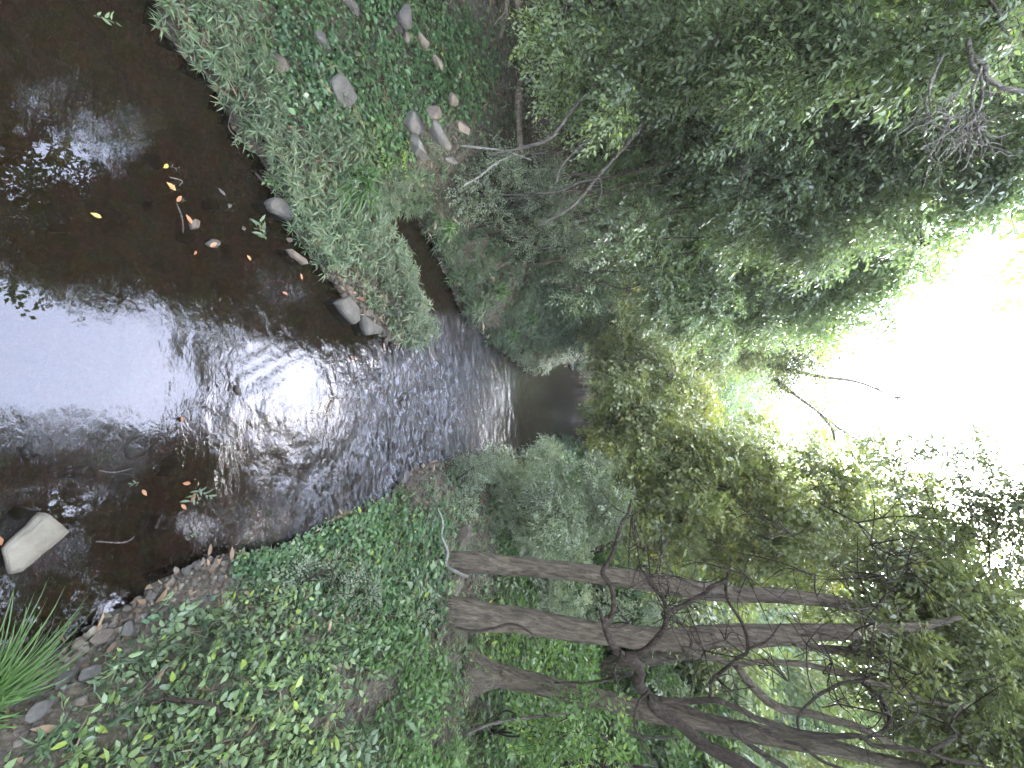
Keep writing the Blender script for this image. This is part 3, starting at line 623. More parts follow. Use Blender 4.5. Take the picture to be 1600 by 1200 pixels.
# --- the dark crooked branches reaching across in front of them (a low tree outside the picture on the right)
def C3(pts): return [(800 + a / 3, 800 + b / 3) for a, b in pts]
def C4(pts): return [(1200 + a / 3, 800 + b / 3) for a, b in pts]
base = np.array([4.6, 3.3, H1(4.6, 3.3) - .1])
A = C3([(1240, 1290), (1050, 1170), (900, 1090), (790, 1000), (680, 930), (640, 870), (590, 800), (600, 750), (570, 700), (500, 660), (455, 590), (425, 500)])
pa, ra = TR(A, 3.3, 2.75, [24, 20, 17, 16, 16, 15, 18, 15, 15, 12, 11, 8]); trunk0 = [base, base + np.array([.05, -.05, 1.6]), pa[0] + np.array([.35, .05, -.1]), pa[0]]
lims = [(C3([(425, 500), (455, 505), (477, 440), (465, 350), (425, 290), (440, 250), (470, 200), (500, 100), (515, 50), (545, 0), (560, -60)]), 2.75, 3.1, [8, 8, 8, 8, 8, 7, 7, 6, 5, 4, 3]),
 (C3([(425, 500), (418, 480), (414, 462)]), 2.75, 2.72, [7, 6, 5]),
 (C3([(505, 665), (540, 672), (600, 660), (650, 625), (690, 580), (718, 530), (722, 460), (710, 410), (685, 380), (650, 340), (630, 300), (590, 250)]), 2.82, 3.0, [11, 10, 10, 9, 9, 9, 8, 7, 6, 5, 4, 3]),
 (C3([(725, 460), (760, 455), (800, 440), (850, 410), (900, 385), (935, 350), (970, 335), (1005, 315), (1020, 265)]), 2.95, 3.1, [7, 7, 7, 7, 7, 7, 6, 5, 4]),
 (C3([(1005, 320), (1003, 370), (1020, 430), (1060, 490), (1090, 545), (1105, 620), (1100, 660), (1060, 685), (980, 750), (935, 790), (930, 850), (922, 882)]), 3.1, 2.95, [5, 5, 5, 5, 6, 5, 5, 5, 5, 5, 5, 5]),
 (C3([(640, 870), (690, 880), (760, 887), (850, 886), (950, 882), (1010, 900), (1080, 930), (1140, 965), (1200, 985)]) + C4([(50, 1000), (150, 1032), (300, 1052), (430, 1050), (500, 1095), (620, 1105), (750, 1130), (870, 1165), (960, 1180), (1080, 1210)]), 2.85, 3.3, [11, 10, 9, 9, 9, 9, 8, 8, 7, 6, 5, 4]),
 (C3([(690, 880), (760, 900), (850, 935), (930, 965), (1010, 985), (1040, 1030), (1100, 1080), (1200, 1150), (1290, 1200)]), 2.9, 3.1, [9, 9, 9, 9, 9, 9, 8, 8, 6]),
 (C3([(1000, 985), (1100, 995), (1200, 1030)]) + C4([(60, 1070), (150, 1095), (260, 1170), (400, 1220)]), 3.0, 3.2, [6, 6, 5, 5, 5, 4]),
 (C4([(560, 740), (440, 785), (350, 800), (300, 825), (240, 855), (200, 890), (160, 930), (138, 970), (145, 1030)]), 3.7, 3.2, [4, 4, 4, 5, 5, 4, 4, 4, 4]),
 (C4([(440, 800), (480, 830), (530, 870), (550, 920), (570, 970), (550, 1020), (500, 1045), (430, 1065)]), 3.5, 3.2, [5, 6, 6, 6, 6, 6, 5, 4]),
 (C4([(750, 1125), (830, 1080), (880, 1045), (860, 1000), (880, 950), (920, 900)]), 3.2, 3.5, [5, 5, 4, 4, 3, 3]),
 (C3([(640, 840), (600, 880), (578, 940), (575, 1000), (600, 1060), (630, 1120), (680, 1190)]), 2.8, 2.6, [5, 4, 4, 4, 4, 3, 3]),
 (C3([(490, 710), (480, 750), (495, 800), (498, 860)]), 2.8, 2.8, [4, 3, 3, 2]),
 (C3([(200, 800), (350, 800), (480, 780), (560, 760)]), 2.9, 2.8, [3, 3, 4, 4]),
 (C3([(1110, 640), (1200, 600), (1260, 520)]), 3.0, 3.1, [4, 3, 2]),
]
LB = [TR(*l) for l in lims]
lt = tree('crooked_tree', 'dark crooked tree whose bare twisting limbs cross in front of the trunks', [(trunk0, [.09, .08, .06, ra[0]]), (pa, ra)] + LB,
     [], 'warm', bark=BARKD, twigs=False)
TWD = Buf()
tips = [(Q(x, y, 3.0)) for x, y in C3([(560, 20), (600, 250), (650, 300), (720, 400), (850, 400), (1020, 270), (900, 650), (960, 780), (1000, 600), (820, 560), (700, 480), (550, 520), (760, 300), (700, 200), (1100, 300)]) + C4([(100, 100), (220, 300), (420, 50), (560, 300), (500, 450), (180, 620), (500, 520), (580, 700), (700, 900), (300, 700), (100, 800), (330, 900), (540, 950), (850, 1000), (650, 250), (480, 150)])]
for c_ in tips:
    for _ in range(5):
        d_ = nrm(rng.normal(size=3)) * rng.uniform(.15, .5); m_ = c_ + d_ * .5 + rng.normal(size=3) * .04
        tube(TWD, [c_, m_, c_ + d_ + rng.normal(size=3) * .05], [.005, .0035, .0015], 4, 4)
        tube(TWD, [m_, m_ + nrm(rng.normal(size=3)) * .12, m_ + d_ * .6 + rng.normal(size=3) * .08], [.003, .002, .001], 4, 3)
link('twigs', TWD.mesh('twigs', BARKD, True, lt.location[:]), lt, kind='stuff')

# --- broad yellow green crown leaning over the creek from the right
pt, rt = TR([(800, 905), (880, 880), (960, 850), (1040, 820), (1120, 800), (1220, 780), (1330, 770)], 8.0, 8.5, [12, 11, 10, 9, 8, 6, 4]); pt[0][2] = H1(*pt[0][:2]) - .1
tree('leaning_tree', 'spreading tree with a broad yellow-green crown over the far creek bend', [(pt, rt)],
     [B_(1000, 640, 8.0, 70), B_(1060, 700, 7.5, 80), B_(985, 730, 7, 48, .9), B_(1050, 590, 9, 60, .9, -.1), B_(1120, 760, 7.5, 90), B_(1060, 820, 7, 80, .8), B_(1190, 700, 8, 50, .8), B_(1200, 820, 7.5, 90, .9), B_(1150, 880, 7.5, 70, .7), B_(975, 570, 9.5, 50, .9, -.1),
      B_(1280, 760, 7.5, 70, .8), B_(1320, 850, 7, 80, .7), B_(1260, 900, 7.5, 60, .6), B_(1400, 760, 7, 50, .5), B_(985, 800, 6.5, 40, .6), B_(1030, 880, 6.5, 45, .6), B_(1380, 850, 7, 60, .5), B_(960, 660, 8.5, 45, .8), B_(1010, 560, 10, 40), B_(1070, 640, 9, 50)],
     'warm', L=.085, W=.05, k=4.3, tint=.62, r_limb=.03)
# --- leaves high on the right, against the sky
pt, rt = [np.array([5.4, 5.6, H1(5.4, 5.6) - .1]), np.array([5.0, 5.5, 3.]), np.array([4.4, 5.2, 5.]), np.array([3.6, 5.0, 6.6]), np.array([2.4, 5.0, 7.8])], [.16, .13, .10, .07, .03]
tree('overhanging_tree', 'tall tree whose dark sparse leaf sprays hang into the sky from the right', [(pt, rt)],
     [B_(1420, 700, 5.5, 30, .5), B_(1490, 720, 5.5, 40, .6), B_(1560, 770, 5.2, 50, .6), B_(1500, 800, 5.4, 60, .6), B_(1420, 790, 6, 50, .5), B_(1580, 860, 5.0, 60, .7), B_(1500, 900, 5, 60, .7), B_(1590, 960, 4.6, 60, .9), B_(1530, 690, 5.6, 25, .5),
      B_(1380, 690, 6.2, 25, .4), B_(1560, 720, 5.4, 25, .4), B_(1600, 1050, 4.4, 70, .9), B_(1560, 1160, 4.4, 70, .9), B_(1450, 840, 5.6, 50, .5), B_(1620, 780, 5, 60, .7)],
     'warm', bark=BARKD, L=.06, W=.026, k=2.4, tint=.3, r_limb=.014, hang=.1)

# --- the left bank wood
def wood(name, label, bx, by, top, r0, blobs, lm, **kw):
    b = np.array([bx, by, H1(bx, by) - .15]); tp = np.asarray(top, float); k = np.linspace(0, 1, 7)[:, None]
    P_ = b * (1 - k) + tp * k + rng.normal(size=(7, 3)) * .06 * np.sin(k * np.pi); P_[:, 0] += (np.sin(k[:, 0] * np.pi) * kw.pop('bow', -.15))
    return tree(name, label, [(P_, np.linspace(r0, r0 * .3, 7))], blobs, lm, **kw)
wood('bank_tree', 'glossy broad-leaved tree filling the upper left edge above the stony bank', -4.6, 3.6, (-3.4, 3.6, 7.0), .12,
     [B_(870, 40, 3.8, 45, .8, .1), B_(880, 110, 3.8, 50, .8, .1), B_(950, 80, 3.8, 60, .9), B_(1000, 130, 3.8, 55, .9, .05), B_(960, 180, 3.9, 50, .8), B_(1040, 50, 3.6, 60), B_(1120, 80, 3.6, 60), B_(1200, 50, 3.5, 60), B_(1280, 30, 3.4, 60), B_(1180, 140, 3.6, 50, .8), B_(1260, 120, 3.5, 60, .8), B_(1340, 90, 3.4, 60), B_(1440, 50, 3.3, 80), B_(1560, 30, 3.2, 90), B_(1060, 130, 4, 50, .8), B_(900, 160, 4.1, 40, .7)],
     'cool', L=.056, W=.025, k=3.2, tint=.6, hang=.55, r_limb=.016)
wood('bank_tree', 'tall dark green tree just behind the fallen dead twigs on the left', -4.2, 5.6, (-2.9, 5.3, 8.4), .14,
     [B_(1080, 220, 5.2, 60), B_(1150, 250, 5.2, 60), B_(1230, 220, 5, 70), B_(1310, 180, 4.9, 70), B_(1400, 150, 4.7, 70), B_(1480, 110, 4.5, 60, .7), B_(1300, 280, 5, 70), B_(1390, 240, 4.9, 70), B_(1200, 330, 5.3, 60), B_(1290, 370, 5.2, 60), B_(1380, 330, 5, 70), B_(1470, 230, 4.8, 60, .8), B_(1440, 380, 5, 35, .7, .1), B_(1560, 170, 4.6, 70), B_(1540, 300, 4.8, 55, .8), B_(1600, 250, 4.6, 60), B_(1500, 350, 5, 30, .6, .15)],
     'cool', L=.072, W=.030, k=4.0, tint=.5, hang=.35, r_limb=.025)
wood('bank_tree', 'dense green tree leaning towards the creek in the middle of the left wood', -4.0, 8.0, (-2.9, 7.6, 5.6), .15,
     [B_(1060, 400, 7.5, 60, 1, .1), B_(1130, 380, 7.5, 60, 1, .1), B_(1110, 450, 7.6, 60), B_(1200, 430, 7.5, 60), B_(1280, 440, 7.2, 60), B_(1350, 420, 7, 55), B_(1230, 500, 7.6, 50), B_(1160, 510, 8, 50), B_(1300, 500, 7.4, 45, .8), B_(1380, 480, 7, 35, .6, .1), B_(1410, 420, 6.8, 40, .7, .1), B_(1090, 500, 8, 40), B_(1050, 460, 7.6, 40)],
     'cool', L=.085, W=.036, k=4.6, tint=.55, hang=.35, r_limb=.03)
wood('bank_tree', 'grey-green tree above the far bend with its bare top branch in the sky', -2.6, 11.5, (-1.0, 11, 5.6), .16,
     [B_(1180, 560, 11, 45), B_(1250, 550, 11, 40, .9), B_(1240, 600, 11, 28, .6, .1), B_(1290, 620, 11, 22, .5, .2), B_(1110, 560, 11.5, 40), B_(1050, 540, 11.5, 40), B_(1000, 510, 11, 40), B_(960, 470, 10, 35), B_(930, 520, 10, 30), B_(1310, 560, 10.5, 22, .4), B_(1275, 655, 11, 14, .4, .1)],
     'warm', L=.10, W=.04, k=4.2, tint=.5, r_limb=.03,
     extra=[TR([(1200, 570), (1280, 588), (1320, 593), (1350, 600), (1380, 613), (1400, 622), (1420, 633)], 11, 11, [8, 6, 5, 4, 3, 2.5, 2]), TR([(1395, 620), (1415, 622), (1432, 620)], 11, 11, [4, 3, 3]), TR([(1365, 606), (1385, 608), (1400, 606)], 11, 11, [3, 2, 2]),
            TR([(1215, 600), (1245, 620), (1280, 645), (1305, 665), (1340, 688)], 11, 11, [6, 4, 3.5, 3, 2]), TR([(1282, 646), (1300, 670), (1305, 690)], 11, 11, [5, 4, 3]), TR([(1210, 590), (1240, 615), (1268, 635)], 11, 11, [6, 5, 3])])
# thin dark stems seen through the left wood
for i, (x0, y0, Y, x1, y1, wp) in enumerate([(790, 255, 5.2, 1110, 190, 9), (835, 300, 6.0, 1150, 225, 8), (850, 350, 6.6, 1180, 290, 7), (845, 390, 7.5, 1200, 350, 6), (880, 430, 9, 1150, 410, 5), (800, 190, 4.9, 1020, 150, 8), (870, 330, 7.2, 1090, 320, 5), (880, 455, 10, 1180, 470, 4.5), (820, 280, 4.9, 1060, 250, 6), (840, 320, 5.2, 1100, 262, 5), (850, 365, 5.6, 1080, 330, 5), (860, 380, 5.8, 1120, 372, 4), (870, 410, 6.4, 1090, 395, 5), (830, 235, 4.6, 1000, 205, 5), (880, 440, 7, 1060, 440, 4), (860, 345, 5.4, 1130, 318, 4), (845, 300, 5.0, 1040, 290, 4)]):
    a = Q(x0, y0, Y); a[2] = H1(a[0], a[1]) - .1; b2_ = Q(x1, y1, Y); k = np.linspace(0, 1, 7)[:, None]
    pp = a * (1 - k) + b2_ * k + rng.normal(size=(7, 3)) * .07 * np.sin(k * np.pi); r_ = wp / 2 * Y / F
    end = b2_ + np.array([0, 0, .4])
    tree('thin_stemmed_tree', ('thin grey' if i % 2 else 'thin brown') + ' stem in the shaded understorey of the left wood', [(pp, np.linspace(r_, r_ * .45, 7))],
         [(b2_ + rng.normal(size=3) * .4, .55, Y, .5), (pp[4] + rng.normal(size=3) * .4, .4, Y, .35)], 'cool', bark=BARKG if i % 2 else BARK, L=.06, W=.026, k=1.3, tint=.4, group='thin stems in the left wood', r_limb=.012)

# --- shrubs
def shrub(name, label, bx, by, blobs, lm, L, W, tint, k=2.6, stems_n=5, group=None, bark=BARKD, hang=0.0, **kw):
    """blobs seen at pixels; several thin stems rise from the base"""
    z0 = H1(bx, by) - .05; org = np.array([bx, by, z0]); st = []
    for i in range(stems_n):
        c = blobs[i % len(blobs)][0] + rng.normal(size=3) * blobs[i % len(blobs)][1] * .4
        s0 = org + np.array([rng.normal() * .08, rng.normal() * .08, 0]); m = (s0 + c) / 2 + rng.normal(size=3) * .08
        st.append(([s0, m, c], [.012, .008, .003]))
    return tree(name, label, st[:1], blobs, lm, bark=bark, L=L, W=W, tint=tint, k=k, group=group, extra=st[1:], r_limb=.006, hang=hang, cat='shrub', **kw)
def shr(name, label, base, Y, bl, *a, **kw):
    b0 = Q(base[0], base[1], Y); return shrub(name, label, b0[0], b0[1], [B_(x, y, Yb, r) for x, y, Yb, r in bl], *a, **kw)
shr('streamside_shrub', 'large rounded grey-green bush at the far bend of the right bank', (770, 800), 6.0, [(800, 770, 6.2, 45), (860, 760, 6.2, 50), (830, 830, 6.0, 50), (900, 800, 6.2, 50), (940, 780, 6.4, 35), (900, 850, 6, 35), (780, 740, 6.2, 35), (850, 710, 6.8, 28), (760, 800, 5.8, 40), (950, 820, 6.2, 30), (800, 840, 5.8, 40), (870, 800, 5.6, 45), (930, 740, 6.2, 30), (960, 800, 6.0, 30)], 'blue', .05, .022, .8, k=2.8)
shr('streamside_shrub', 'twiggy low bush with sparse pale leaves beside the riffle on the right', (690, 760), 5.0, [(690, 745, 5.0, 35), (735, 740, 5.1, 35), (720, 790, 4.8, 35), (760, 725, 5.6, 25)], 'blue', .035, .013, .55, k=1.8)
shr('streamside_shrub', 'green shrub between the first and second trunks on the right terrace', (830, 930), 6.0, [(830, 930, 5.8, 45), (880, 940, 6, 40), (790, 925, 5.5, 35), (860, 910, 6.2, 30)], 'blue', .045, .018, .6, k=2.2)
shr('bluish_shrub', 'loose shrub of small round bluish leaves on the left bank by the pale dead sticks', (690, 290), 4.4, [(690, 260, 4.3, 40), (740, 275, 4.4, 45), (780, 250, 4.4, 40), (720, 320, 4.6, 35), (800, 285, 4.6, 40), (770, 330, 4.8, 35)], 'blue', .035, .02, .55, k=1.4)
shr('bluish_shrub', 'scraggy pale shrub under the leaning pale branch of the left wood', (790, 350), 5.0, [(840, 300, 5, 45), (870, 340, 5.2, 40), (820, 370, 5.4, 40), (880, 290, 5.0, 35), (900, 380, 5.8, 30), (850, 250, 4.8, 35)], 'blue', .038, .018, .5, k=1.5)
shr('bank_shrub', 'yellowish bush where the side channel rejoins the creek on the left bank', (850, 480), 8.0, [(860, 440, 7.5, 35), (890, 480, 8.5, 40), (930, 450, 8.5, 40), (900, 530, 9.5, 35), (950, 500, 10, 35), (870, 400, 7, 35)], 'grass', .06, .02, .5, k=2.2)
shr('bank_shrub', 'bluish leafy shrub on the crest of the near right bank', (600, 980), 2.9, [(590, 960, 2.8, 45), (630, 985, 2.9, 40), (560, 900, 2.9, 35), (550, 950, 2.7, 35)], 'blue', .04, .018, .5, k=1.3)
shr('bank_shrub', 'glossy seedling bush with yellow-green tips low on the near right bank', (380, 1080), 1.9, [(400, 1040, 1.8, 55), (350, 1070, 1.75, 50), (460, 1090, 2.0, 50), (420, 1000, 1.9, 40), (500, 1010, 2.2, 45)], 'cool', .045, .021, .7, k=1.1)
shr('bank_shrub', 'broad-leaved young shrub at the bottom right corner of the near bank', (230, 1130), 1.3, [(250, 1110, 1.4, 40), (300, 1150, 1.45, 50), (200, 1170, 1.3, 40), (270, 1060, 1.5, 30)], 'cool', .04, .02, .72, k=.5)
shr('vine_sprigs', 'yellow-green sprigs climbing the dead sticks of the left bank', (580, 130), 3.0, [(575, 20, 2.8, 26), (580, 60, 2.9, 16), (610, 30, 3.0, 14), (585, 175, 3.1, 14), (600, 215, 3.2, 26), (620, 240, 3.3, 24), (600, 255, 3.2, 22)], 'lime', .032, .018, .85, k=1.0)
shr('bank_shrub', 'dusky bluish herb clump in the middle of the near right bank', (470, 920), 2.2, [(470, 905, 2.25, 34), (520, 920, 2.4, 34), (480, 950, 2.3, 30), (560, 930, 2.5, 30)], 'blue', .032, .013, .45, k=1.5)
shr('bank_shrub', 'tall twiggy pale-leaved seedling leaning over the right bank crest', (640, 1010), 3.0, [(600, 1000, 2.9, 34), (640, 960, 3.0, 32), (660, 1000, 3.1, 28), (620, 1030, 3.0, 24)], 'blue', .045, .02, .75, k=1.4)
shr('leafy_sapling', 'bright green sapling hanging over the right terrace beneath the crooked limbs', (830, 1150), 4.6, [(920, 1120, 3.4, 40), (880, 1150, 3.5, 45), (850, 1190, 3.5, 50), (950, 1150, 3.4, 30)], 'lime', .06, .028, .6, k=1.5)
shr('leafy_sapling', 'bluish sapling in the gap beside the leaning trunk', (900, 1030), 7.5, [(960, 950, 7, 30), (930, 960, 7, 30), (1000, 870, 8, 30), (1040, 960, 7.5, 35)], 'blue', .07, .03, .5, k=1.8)
shr('leafy_sapling', 'yellow-green sprig rooted at the water edge among the left bank rocks', (440, 290), 2.32, [(432, 285, 2.30, 14), (420, 275, 2.28, 9)], 'lime', .03, .016, .8, k=.9, stems_n=3)

# --- background wood: a few tree shapes, each copied
def proto_tree(lm, seed, h, L, W, dens):
    org = np.zeros(3); tp = np.array([[0, 0, -.3], [.1, 0, h * .3], [-.1, .15, h * .6], [.1, .1, h * .9]])
    bl = [(np.array([rng.normal() * h * .17, rng.normal() * h * .17, h * z_]), h * rng.uniform(.13, .19), 14, dens, rng.normal() * .08) for z_ in np.linspace(.25, .95, 11)]
    return tree('woodland_tree', 'x', [(tp, [.16, .13, .1, .03])], bl, lm, bark=BARKG, L=L * 1.2, W=W * 1.2, k=1.5, tint=.5, simple=True, twigs=False, nl=10)
protos = [proto_tree('cool', 1, 9, .16, .07, 1.0), proto_tree('warm', 2, 11, .15, .08, .9), proto_tree('lime', 3, 8, .15, .07, 1.0), proto_tree('warm', 4, 7, .13, .07, 1.0)]
def dup(root, loc, rz, s, label, group):
    r = root.copy(); COL.objects.link(r); r.location = loc; r.rotation_euler = (0, 0, rz); r.scale = (s, s, s); r['label'] = label; r['group'] = group
    for ch in list(root.children):
        c = ch.copy(); COL.objects.link(c); c.parent = r
    return r
BGT = [  # x, y, prototype, scale
 (-7, 7, 0, .95), (-6.6, 10.5, 1, .9), (-5.6, 14, 0, 1.0), (-9.5, 4.5, 0, 1.1), (-10, 12, 1, 1.1), (-5, 18, 0, 1.0), (-9, 18, 0, 1.2), (-2.2, 21, 2, .85), (-6, 25, 1, 1.1), (-1, 27, 0, 1.0), (3, 29, 1, .95),
 (4.0, 17, 1, .62), (6.4, 19, 0, .9), (2.2, 22, 2, .75), (8, 24, 1, 1.1), (5.8, 12.0, 3, .8), (8.5, 14, 2, .95), (10.5, 10.5, 3, 1.1), (9.5, 6.8, 2, .9), (7.8, 9.2, 3, .9), (12.5, 15, 0, 1.2), (13, 8, 1, 1.2), (12, 3.5, 0, 1.2), (0.5, 36, 0, 1.2), (-8, 34, 0, 1.3), (8, 36, 1, 1.3),
 (-14, 26, 1, 1.3), (16, 24, 1, 1.3), (6.6, 15.4, 1, .9), (7.4, 4.4, 3, .85), (-7.5, 1.0, 0, 1.0), (-6.0, -3.0, 0, 1.1), (9.6, -1.4, 1, 1.0), (6.5, -4.5, 0, 1.1), (-2, -9, 0, 1.2), (3, -9, 1, 1.2), (-9, -8, 0, 1.2), (10, -8, 0, 1.2), (-13, 7, 0, 1.3), (15, 4, 0, 1.2), (17, 13, 1, 1.3), (-15, 16, 0, 1.3)]
KN = ['dark green', 'olive green', 'fresh green', 'yellow-green']
for i, (x, y, pi, s) in enumerate(BGT):
    side = 'left' if x < -1.5 else ('right' if x > 1.5 else 'far')
    far_ = 'farther' if abs(x) + y > 30 else 'nearer'; lab = f'{KN[pi]} woodland tree in the {far_} rows of the wood on the {side} side' if y > 0 else f'{KN[pi]} woodland tree standing behind the viewpoint on the {side} side'
    dup(protos[pi], (x, y, H1(x, y) - .1), rng.uniform(0, 6.28), s, lab, f'woodland trees on the {side} side')
def proto_bush(lm, h, L, W):
    tp = np.array([[0, 0, -.3], [.05, 0, h * .4], [0, .05, h * .7]])
    bl = [(np.array([rng.normal() * h * .45, rng.normal() * h * .45, h * rng.uniform(.2, .75)]), h * rng.uniform(.28, .4), 9, 1.3, rng.normal() * .08) for _ in range(9)]
    return tree('understorey_bush', 'x', [(tp, [.04, .03, .01])], bl, lm, bark=BARKG, L=L * 1.15, W=W * 1.15, k=1.8, tint=.5, simple=True, twigs=False, nl=9, cat='bush', r_limb=.012)
bushes = [proto_bush('cool', 3.2, .12, .05), proto_bush('lime', 2.4, .11, .05), proto_bush('blue', 2.6, .10, .045), proto_bush('warm', 3.0, .12, .055)]
BB = ['dark green', 'fresh green', 'grey-green', 'olive']
UB = [(-6.2, 5.2, 0, 1), (-6.8, 7.5, 0, 1.1), (-6, 9.4, 0, 1.1), (-5.2, 11.5, 2, 1.1), (-7.5, 13, 0, 1.3), (-4.4, 14.5, 3, 1.0), (-3.9, 17, 2, 1.1), (-6, 17, 0, 1.3), (-2.6, 20, 3, 1.1), (-1, 22, 1, 1.0), (.6, 22.5, 1, .95), (-4.5, 22, 0, 1.3), (2.4, 22, 2, 1.0), (0, 25, 0, 1.4), (3.6, 21, 0, 1.2), (5, 19, 1, 1.1),
      (2.9, 15.5, 2, .8), (3.6, 13.2, 2, .8), (4.6, 15.5, 0, 1.1), (5.2, 13, 1, 1.0), (6.8, 12.2, 3, 1.1), (6.2, 10.2, 1, .9), (7.6, 10.8, 0, 1.1), (8.4, 8.2, 1, 1.0), (8.8, 6.0, 0, 1.1), (9, 10, 2, 1.2), (7.6, 7.0, 2, .8), (6.6, 8.4, 1, .65), (8.2, 3.4, 1, 1), (-8.5, 3.2, 0, 1.2), (-8.8, 6, 0, 1.3), (3.9, 10.6, 2, .6), (5.0, 9.0, 1, .6), (-9, 9.5, 2, 1.4), (11, 12, 0, 1.4), (-1.8, 24, 2, 1.4), (2, 26, 0, 1.5)]
for i, (x, y, pi, s) in enumerate(UB):
    side = 'left bank' if x < -1.8 else ('right bank' if x > 1.8 else 'far bend')
    dup(bushes[pi], (x, y, H1(x, y) - .1), rng.uniform(0, 6.28), s, f'{BB[pi]} bush filling the understorey of the wood at the {side}', f'understorey bushes at the {side}')
protos = protos + bushes
for p_ in protos:
    for ch in list(p_.children): bpy.data.objects.remove(ch)
    bpy.data.objects.remove(p_)

# overhead canopy that closes the gap above the near pool (seen mirrored in the water)
cl_ = wood('canopy_tree', 'tall tree whose leafy boughs arch high over the near pool from the left', -4.9, 1.6, (-3.2, 2.4, 8.5), .15,
     [(np.array(c), r, 7, .8, 0) for c, r in [((-3.2, 1.5, 7), 1.2), ((-3.6, 3.4, 7.5), 1.3), ((-2.7, 4.6, 8), 1.1), ((-2.6, 2.6, 8.3), .9), ((-4.4, .2, 6), 1.4), ((-2.4, .6, 8), .9), ((-3.4, -1.5, 7), 1.4), ((-3.0, 5.6, 8.6), .9), ((-4.8, 2.4, 5), 1.2), ((-2.35, 4.0, 7.8), .75), ((-2.2, 5.3, 8.1), .65), ((-2.1, 3.0, 7.8), .6)]],
     'cool', L=.13, W=.065, k=4.0, tint=.4, simple=True, twigs=False)
wood('canopy_tree', 'tall tree whose boughs arch high over the near pool from the right', 4.6, 1.6, (2.4, 3.0, 8.2), .15,
     [(np.array(c), r, 7, .8, 0) for c, r in [((2.0, 3.6, 8), 1.1), ((2.6, 2.0, 7.4), 1.3), ((3.2, 4.6, 7.6), 1.1), ((1.7, 1.6, 8.4), .8), ((3.4, .4, 6.4), 1.4), ((1.9, .2, 8), 1.0), ((2.6, -1.6, 7), 1.4), ((4.4, 2.6, 5.8), 1.2), ((1.35, 4.2, 7.8), .7), ((1.4, 5.4, 8.2), .65), ((1.25, 3.0, 7.9), .6), ((2.3, 5.4, 8.2), .7)]],
     'cool', L=.13, W=.065, k=4.0, tint=.4, simple=True, twigs=False)

wood('canopy_tree', 'tall tree sending one leafy bough level across the creek high above the riffle', 5.6, 8.0, (2.7, 8.3, 9.6), .15,
     [(np.array(c), r, 9, .8, 0) for c, r in [((-.9, 8.3, 9.6), .5), ((0, 8.3, 9.5), .55), ((.9, 8.2, 9.6), .6), ((1.9, 8.3, 9.5), .8), ((3.2, 8.3, 9.3), 1.0), ((4.2, 8.1, 7.6), 1.1)]],
     'warm', L=.09, W=.045, k=4.5, tint=.4, simple=True, twigs=False)
# ------------------------------------------------------------------ pale leaning branches, dead twigs, logs
def stick(name, label, paths, mat_, cat='branch', group=None, sides=7, org=None):
    B = Buf()
    for P_, R_ in paths: tube(B, P_, R_, sides, 6, rough=.08)
    P0 = np.asarray(paths[0][0][0]); return link(name, B.mesh(name, mat_, True, P0), label=label, cat=cat, group=group, loc=P0)
stick('pale_branch', 'long pale bare branch slanting up out of the left bank shrubs', [TR([(765, 243), (800, 234), (830, 227), (863, 213), (893, 173), (927, 133), (943, 103), (965, 60)], 3.6, 3.7, [3, 4, 5, 5, 5, 4, 4, 3])], BARKG)
stick('pale_branch', 'second pale branch curving up and forking above the bluish shrub', [TR([(840, 352), (887, 327), (915, 300), (933, 277), (957, 250), (987, 217), (1007, 190), (1017, 160), (1030, 120)], 4.2, 4.0, [3, 4, 5, 6, 5, 5, 4, 4, 3]), TR([(935, 277), (905, 285), (870, 300), (830, 303), (780, 305)], 4.1, 4.3, [4, 4, 3, 2, 2]), TR([(936, 275), (940, 300), (932, 320), (936, 330)], 4.1, 4.2, [3, 3, 2, 2])], BARKG)
stick('pale_branch', 'thin straight pale stick poking from the left bank near the dry stones', [TR([(720, 228), (750, 231), (790, 236), (830, 250)], 3.7, 3.8, [3, 3, 2, 2]), TR([(725, 290), (750, 275), (775, 255), (800, 243)], 3.7, 3.8, [3, 3, 3, 2])], BARKW)
stick('pale_branch', 'bare yellowish twig arching down through the shaded leaves', [TR([(868, 290), (875, 265), (890, 245), (910, 225), (930, 205), (945, 190)], 3.9, 3.8, [2, 3, 3, 3, 2, 2]), TR([(910, 226), (925, 215), (925, 205)], 3.9, 3.8, [2, 2, 1])], BARKG)
stick('fallen_log', 'brown fallen log lying in the dark hollow under the left wood', [TR([(800, -50), (808, 0), (818, 60), (822, 100), (812, 145), (811, 190), (815, 240)], 3.9, 4.3, [12, 11, 12, 11, 13, 9, 10])], BARK, 'log')
stick('fallen_log', 'forked dead branch hanging at the top left edge of the dark hollow', [TR([(796, -30), (792, 10), (788, 40), (780, 62)], 3.7, 3.8, [8, 8, 6, 4]), TR([(790, 20), (778, 32), (772, 40)], 3.7, 3.7, [4, 4, 3])], BARK, 'branch')
stick('fallen_log', 'dark log on the ground at the foot of the right terrace', [(np.array([list(QZ(x, y, z)) for x, y, z in ((688, 1225, .95), (692, 1160, .9), (700, 1110, .8), (716, 1080, .7))]), [.05, .06, .05, .03])], BARKD, 'log')
stick('bleached_stick', 'bleached forked stick lying against the base of the first trunk', [TR([(690, 838), (700, 862), (697, 882), (712, 893), (731, 901)], 3.7, 3.6, [3, 4, 4, 5, 4]), TR([(690, 838), (692, 815), (685, 795)], 3.7, 3.7, [3, 3, 2])], BARKW, 'stick')
stick('bare_sapling', 'thin bent bare stem crossing the green terrace at the lower right', [TR([(725, 1150), (760, 1133), (800, 1125), (850, 1118), (885, 1115)], 3.4, 3.5, [4, 5, 5, 4, 3])], BARKG, 'sapling')
